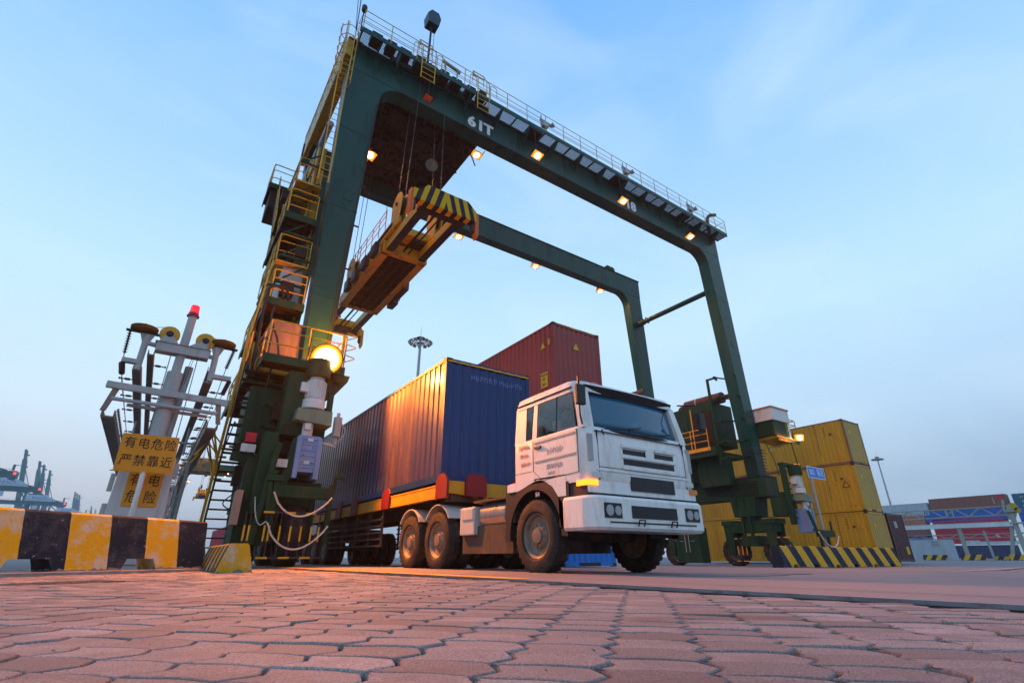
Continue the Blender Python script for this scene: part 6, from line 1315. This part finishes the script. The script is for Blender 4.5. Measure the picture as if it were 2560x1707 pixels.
# ------------------------------------------------------------------ blue road sign
def make_road_sign():
    x, y = 27.75, 12.75; t = thing('road_sign', 'blue road sign with white characters on a grey post before the mustard containers', 'sign', (x, y, gz(x)))
    mb = MB(); mb.cyl((x, y+.06, gz(x)), (x, y+.06, 4.4), .065, n=12); mb.build('post', POLE, t, smooth=True)
    mb = MB(); mb.box(27.35, 29.15, y-.02, y, 3.93, 4.52); mb.m(1); 
    for a, b in (((27.35, 3.95), (29.15, 3.95)), ((27.35, 4.50), (29.15, 4.50)), ((27.37, 3.95), (27.37, 4.50)), ((29.13, 3.95), (29.13, 4.50))): mb.bar((a[0], y-.022, a[1]), (b[0], y-.022, b[1]), .012, .04)
    p = mb.build('plate', [SIGNB, SIGNW], t)
    text('lettering', 'B02', .42, SIGNW, p, (27.82, y-.024, 4.225), (1, 0, 0), (0, 0, 1), sx=.78); text('lettering', '箱', .40, SIGNW, p, (28.50, y-.024, 4.225), (1, 0, 0), (0, 0, 1), sx=.85); text('lettering', '区', .40, SIGNW, p, (28.88, y-.024, 4.225), (1, 0, 0), (0, 0, 1), sx=.85)
make_road_sign()

# ------------------------------------------------------------------ high-mast lights
def high_mast(label, x, y, h):
    t = thing('high_mast_light', label, 'mast light', (x, y, -.2), 'high-mast lights over the yard')
    mb = MB(); mb.cyl((x, y, -.2), (x, y, h), .34, .17, n=14); mb.build('mast', M('mast_grey_paint', (.33, .34, .36), .5), t, smooth=True)
    mb = MB(); mb.lathe((x, y, h-.1), (0, 0, 1), [(.2, 0), (.62, .1), (.62, .2), (.1, .35)], 18); mb.cyl((x, y, h), (x, y, h+1.9), .03, .012, n=6)
    for a in range(0, 360, 30): c = Vector((math.cos(R(a)), math.sin(R(a)), 0)); mb.bar(Vector((x, y, h-.75))+c*.2, Vector((x, y, h-.6))+c*1.35, .07, .07); mb.bar(Vector((x, y, h-.1))+c*.5, Vector((x, y, h-.6))+c*1.1, .05, .05)
    mb.tube([(x+1.15*math.cos(R(a)), y+1.15*math.sin(R(a)), h-.65) for a in range(0, 360, 15)], .05, 6, closed=True); mb.build('lamp_ring', DARKSTEEL, t)
    for a in range(0, 360, 30):
        c = Vector((math.cos(R(a+9)), math.sin(R(a+9)), 0)); p = Vector((x, y, h-.62))+c*1.5; s = Vector((-c.y, c.x, 0)); d = (c*.75+Vector((0, 0, -.65))).normalized(); u = d.cross(s)
        mb = MB(); mb.add([p+s*sx*.24+u*sy*.18-d*.17 for sx, sy in ((-.8,-.8),(.8,-.8),(.8,.8),(-.8,.8))]+[p+s*sx*.24+u*sy*.18+d*.17 for sx, sy in ((-1,-1),(1,-1),(1,1),(-1,1))], [(0,3,2,1),(4,5,6,7),(0,1,5,4),(1,2,6,5),(2,3,7,6),(3,0,4,7)])
        mb.build('floodlight', M('lamp_head_grey', (.30, .28, .26), .5), t)
    return t
m1 = high_mast('tall high-mast light with a ring of lamps standing behind the spreader', 25.9, 60.0, 28.6)
c = dup(m1, (183.0, 63.5, -.3), 'distant high-mast light rising beside the mustard container stack')

# ------------------------------------------------------------------ right background: container block and conductor frame
def far_block():
    X = 142; B = -.35
    def c(label, y, k, L, mat, dz=0): return container(label, (X, y, B+k*2.62+dz), L, ST, mat, ribs=.45, simple=True, group='stacked containers in the far right block')
    c('navy container at the foot of the far right block behind the frame posts', 30.3, 0, 12.19, NAVC); t = c('crimson container low in the far right block', 30.3, 1, 12.19, CRIM, .3); side_text(t, 'K', 1.1, LETTER, (X-.02, 32.2, B+2.62+1.7))
    strokes(LETTER, t, (X-.02, 36.5, B+2.62+.75), (0, -1, 0), (0, 0, 1), 6, .5, seed=2)
    c('bright blue container under the brown one in the far right block', 30.0, 3, 13.4, BL2C, -.6+.1); c('second crimson container above the first in the far right block', 30.3, 2, 12.19, CRIM, .15)
    t = c('long brown container topmost of the far right block', 29.0, 4, 12.9, BRNC, -.9); mb = MB(); mb.box(X-.02, X+.01, 29.5, 30.3, B+4*2.62-.9+1.7, B+4*2.62-.9+2.4); mb.build('emblem', M('red_emblem', (.6, .01, .03), .5), t); strokes(WSTICK, t, (X-.02, 31.0, B+4*2.62-.9+1.5), (0, -1, 0), (0, 0, 1), 4, .28, vertical=True)
    c('second brown container beneath the long topmost one', 29.6, 4, 12.4, BRNC, -1.6) if False else None
    c('light grey container high on the far block beside the brown one', 42.4, 3, 12.19, GRYC, .15+.9); c('rust-orange container in the far block left of the bright blue one', 43.6, 2, 12.19, ORGC, 1.4)
    c('brown container low in the far block behind the grey one', 43.9, 1, 12.19, BRNC, 1.6); t = c('deep blue container with white letters in the far block behind the grey one', 43.9, 1, 12.19, BL2C, -.3); strokes(LETTER, t, (X-.02, 49, B+2.62+.2), (0, -1, 0), (0, 0, 1), 6, .9, seed=6)
    c('dark blue container at the foot of the block behind the grey one', 43.9, 0, 12.19, NAVC)
    for k, (m, lab) in enumerate(((NAVC, 'navy container at the foot of the right edge stack'), (NAVC, 'navy container second from the ground in the right edge stack'), (BL2C, 'blue container with a rainbow sticker in the right edge stack'), (BL2C, 'blue container below the teal one in the right edge stack'), (TEALC, 'teal container with stacked white letters topmost at the right edge'))):
        t = container(lab, (X, 15.8, B+k*2.36), 12.19, ST, m, ribs=.45, simple=True, group='stacked containers at the right edge')
        if k == 4: stack_text(t, 'HEN', .62, WSTICK, (X-.02, 26.6, B+k*2.36+1.9), .85)
        if k == 2: mb = MB(); mb.box(X-.02, X+.01, 26.9, 27.5, B+k*2.36-.1+.3, B+k*2.36+.5); mb.build('sticker', ORSTICK, t)
    t = container('pale grey container standing alone on the ground before the far block', (95, 27.3, -.33), 6.06, 2.75, GRYC, ribs=.28, simple=True)
    for y, z in ((28.4, 1.7), (28.0, .75)): mb = MB(); mb.box(94.97, 95.0, y-.1, y+.1, z, z+.25); mb.build('sticker', STICK, t)
    MG = M('marking_grey', (.12, .13, .14), .6)
    for i in range(3): strokes(MG, t, (94.98, 28.9, 2.1-i*.26), (0, -1, 0), (0, 0, 1), 7, .17, seed=i)
far_block()
def conductor_gantry():
    X = 80; FR = M('frame_pale_paint', (.26, .29, .26), .5, var=.1, dirt=(.25, .2, .14), damt=.4); t = thing('conductor_gantry', 'long pale trussed conductor frame on slanting posts in front of the far container block', 'conductor frame', (X, 22, -.25))
    def truss(x, z0, z1, y0, y1, r, n):
        mb = MB()
        for xx in (x, x+.5):
            for z in (z0, z1): mb.bar((xx, y0, z), (xx, y1, z), r, r)
            for i in range(n):
                a, b = y0+(y1-y0)*i/n, y0+(y1-y0)*(i+1)/n; m = (a+b)/2; mb.bar((xx, a, z1), (xx, m, z0), r*.6, r*.6); mb.bar((xx, m, z0), (xx, b, z1), r*.6, r*.6)
        for i in range(n+1): y = y0+(y1-y0)*i/n; mb.bar((x, y, z1), (x+.5, y, z1), r*.6, r*.6)
        return mb
    mb = truss(X, 4.52, 5.45, 16.6, 31, .10, 6)
    for y in (21.6, 22.2): mb.bar((X-.05, y, 4.5), (X-.05, y, 5.5), .14, .14)
    mb.build('upper_truss', FR, t); truss(X+6, 2.3, 2.75, 15, 32, .07, 8).build('lower_truss', FR, t)
    mb = MB(); mb.box(X-.35, X+.35, 16.5, 31, 3.28, 3.76); mb.box(X-.38, X+.38, 16.5, 31, 3.74, 3.78); mb.build('cable_trough', WHTC, t)
    mb = MB(); mb.box(X+5.6, X+6, 14.8, 23.2, 1.5, 1.85); mb.build('lower_trough', WHTC, t)
    for y0, y1, w, z in ((21.5, 21.5, .34, 3.25), (19.2, 19.3, .2, 2.9), (17.7, 16.7, .3, 3.3)): mb = MB(); mb.bar((X, y0, -.3), (X, y1, z), w, w); mb.build('post', FR, t)
    mb = MB(); mb.bar((X-.1, 16.3, -.3), (X-.1, 16.35, 5.5), .4, .36); mb.box(X-.5, X+.5, 15.9, 16.8, 4.75, 4.95); mb.prism([(15.8, 4.8), (16.9, 4.8), (16.6, 3.9), (16.2, 3.9)], 0, X-.2, X+.1); mb.box(X-.4, X+.4, 15.6, 16.7, 3.5, 3.65); mb.bar((X-.3, 16.8, 4.9), (X-.3, 16.6, 6.1), .2, .2); mb.build('end_post', FR, t)
    mb = MB(); mb.lathe((X-.2, 16.0, 5.3), (1, 0, 0), [(.1, 0), (.42, 0), (.42, .1), (.1, .1)], 16); mb.lathe((X-.2, 15.7, 4.9), (1, 0, 0), [(.1, 0), (.3, 0), (.3, .1), (.1, .1)], 16); mb.build('pulley', SPR_YELLOW, t)
conductor_gantry()
HZ_FAR = hazard('far_barrier_stripes', (.55, .31, .02), (.03, .035, .045), 1.0, -.6, .2)
for lab, y0, y1, h, x in (('small striped barrier in front of the lone grey container', 25.9, 23.5, .62, 80), ('small striped barrier at the foot of the thick frame post', 21.9, 19.6, .62, 79), ('lower striped barrier between the frame posts', 19.4, 18.0, .42, 81), ('small striped barrier at the right picture edge', 17.7, 14.4, .62, 79.5)):
    barrier(lab, (x, y0, gz(x)), R(-90), y0-y1, h, .3, .5, HZ_FAR, [((y0-y1)*.3, .3), ((y0-y1)*.7, .3)], 'distant striped barriers under the conductor frame', nh=.1)

# ------------------------------------------------------------------ a second gantry crane and spreader far down the lane
c2 = copy_tree(CR); c2.location = ORG[CR]+Vector((1.2, 120.0, .1)); c2['label'] = 'distant gantry crane far down the lane, glimpsed left of the stairs of the near one'
for o in list(c2.children):                                                   # its lamps are specks at this distance: their heads glow, no lamp light needed
    if o.type == 'LIGHT': bpy.data.objects.remove(o)
    elif o.name.startswith('number'): bpy.data.objects.remove(o)
s2 = copy_tree(SPREADER); s2.location = ORG[SPREADER]+Vector((2.5, 115.0, 1.6)); s2['label'] = 'distant orange-yellow spreader hanging under the second gantry crane'
ld = bpy.data.lights.new('sodium_lamp_light', 'POINT'); ld.energy = 4000; ld.color = (1, .4, .05); ld.shadow_soft_size = .3
lo = bpy.data.objects.new('sodium_lamp_light', ld); COL.objects.link(lo); lo.parent = c2; lo.location = Vector((7.0, 118.0, 17.0))-(ORG[CR]+Vector((1.2, 120.0, .1)))

# ------------------------------------------------------------------ quay cranes along the waterfront
def quay_crane():
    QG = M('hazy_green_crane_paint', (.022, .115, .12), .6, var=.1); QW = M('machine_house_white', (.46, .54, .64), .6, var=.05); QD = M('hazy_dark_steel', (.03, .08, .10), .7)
    t = thing('quay_crane', '', 'quay crane', (0, 0, 0), 'ship-to-shore cranes along the quay')
    H = 42.0
    mb = MB()
    for y in (-8, 8):
        for x in (0, 30): mb.bar((x, y, 0), (x, y*.8, H), 1.6, 1.8)
        mb.bar((0, y, 13), (30, y, 13), 1.4, 1.8); mb.bar((0, y, 13), (30, y*.8, H), .9, .9)
    for x in (0, 30): mb.bar((x, -8, 13), (x, 8, 13), 1.4, 1.8); mb.bar((x, -7, 36), (x, 7, 36), 1.2, 1.4)
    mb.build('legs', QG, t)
    mb = MB()
    for y in (-3, 3): mb.bar((-2, y, H), (53, y, H), 1.2, 2.6)
    mb.box(-2, 53, -4.4, -3.9, H+1.2, H+1.35); mb.box(51, 54, -4, 4, H-1.6, H+1.6); mb.box(51.5, 52.5, -3, -2, H+2, H+5); mb.bar((52, -3, H+4.8), (56, -3, H+4.4), .3, .3)
    for x in range(0, 54, 3): mb.bar((x, -4.2, H+1.3), (x, -4.2, H+2.5), .12, .12)
    mb.bar((-2, -4.2, H+2.4), (53, -4.2, H+2.4), .12, .12); mb.box(51, 53, -4.6, 4.6, H-2.4, H-1.4)
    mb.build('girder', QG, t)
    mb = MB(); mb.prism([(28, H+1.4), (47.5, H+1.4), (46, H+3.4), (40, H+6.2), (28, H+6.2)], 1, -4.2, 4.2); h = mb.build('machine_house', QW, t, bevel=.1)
    strokes(M('machine_house_blue', (.04, .09, .33), .6), h, (36.5, -4.26, H+3.9), (1, 0, 0), (0, 0, 1), 4, 2.2, w=.9)
    mb = MB()
    for y in (-3, 3):
        mb.bar((0, y, H), (0, y*.5, H+26), 1.4, 1.4); mb.bar((0, y*.5, H+26), (30, y, H+1.5), .7, .7); mb.bar((24, y, H+8.5), (50, y, H+1.5), .8, .8)
    mb.bar((0, -3, H+13), (0, 3, H+13), 1, 1); mb.build('apex_frame', QG, t)
    # boom raised almost upright
    mb = MB(); a = R(81); d = Vector((-math.cos(a), 0, math.sin(a)))
    for y in (-3.4, 3.4):
        p = Vector((-2, y, H)); mb.bar(p, p+d*52, 1.3, 3.0, up=(1, 0, 0)); mb.bar(p+d*52, p+d*62, 1.0, 1.7, up=(1, 0, 0))
    for k in range(1, 13): p = Vector((-2, 0, H))+d*(5*k); mb.bar(p+Vector((0, -3, 0)), p+Vector((0, 3, 0)), .8, 1.2)
    for k in range(24): p = Vector((-.2, 0, H))+d*(2.2*k+2); mb.bar(p+Vector((0, -3.4, 0)), p+Vector((.9, -3.4, .5)), .25, .25)
    for k in (18, 44, 56): p = Vector((-2, -3, H))+d*k; mb.box(p.x+1.4, p.x+3.4, -3.6, -2.4, p.z-.4, p.z+1.1)
    mb.build('boom', QG, t)
    mb = MB()
    for y in (-3, 3): mb.bar((0, y*.5, H+26), Vector((-2, y, H))+d*48, .3, .3); mb.bar((2, y, H+2), Vector((0, y, H))+d*40, .15, .15)
    mb.build('forestay', QD, t)
    mb = MB(); mb.box(34, 37, -6, -4, H-5, H-2); mb.build('operator_cabin', QW, t)
    mb = MB(); mb.cb((53.5, -4.3, H+.2), (.9, .9, .9)); mb.cb((0, 0, H+26.8), (.7, .7, .7)); mb.build('obstruction_light', REDDOT, t)
    mb = MB(); mb.box(2, 6, -2, 2, H-9, H-8.2); mb.box(3, 5, -1, 1, H-7.5, H-6.5); mb.bar((4, 0, H-6), (4, 0, H), .2, .2); mb.build('spreader', SPR_YELLOW, t)
    return t
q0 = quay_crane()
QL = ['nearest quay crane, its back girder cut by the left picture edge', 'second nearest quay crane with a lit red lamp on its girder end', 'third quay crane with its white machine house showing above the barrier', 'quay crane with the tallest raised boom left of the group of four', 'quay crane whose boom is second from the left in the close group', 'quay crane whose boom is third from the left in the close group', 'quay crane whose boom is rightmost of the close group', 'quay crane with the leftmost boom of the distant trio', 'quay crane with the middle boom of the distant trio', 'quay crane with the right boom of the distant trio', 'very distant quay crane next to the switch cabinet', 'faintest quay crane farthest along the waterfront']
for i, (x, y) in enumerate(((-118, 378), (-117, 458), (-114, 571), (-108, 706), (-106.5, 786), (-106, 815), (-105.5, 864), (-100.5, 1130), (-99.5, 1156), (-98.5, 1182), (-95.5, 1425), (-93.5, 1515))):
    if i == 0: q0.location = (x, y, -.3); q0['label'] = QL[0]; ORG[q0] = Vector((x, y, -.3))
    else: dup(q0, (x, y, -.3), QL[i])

# ------------------------------------------------------------------ evening haze over the yard
def make_haze():
    mb = MB(); mb.box(-600, 900, -100, 2400, -2.0, 108); o = mb.build('haze', None)
    m = bpy.data.materials.new('evening_haze'); m.use_nodes = True; n, l = m.node_tree.nodes, m.node_tree.links; n.clear()
    out = n.new('ShaderNodeOutputMaterial'); v = n.new('ShaderNodeVolumePrincipled'); v.inputs['Color'].default_value = (.80, .88, .95, 1); v.inputs['Density'].default_value = .00045; v.inputs['Anisotropy'].default_value = .2
    l.new(v.outputs[0], out.inputs['Volume']); o.data.materials.clear(); o.data.materials.append(m); tag(o, kind='stuff')
make_haze()
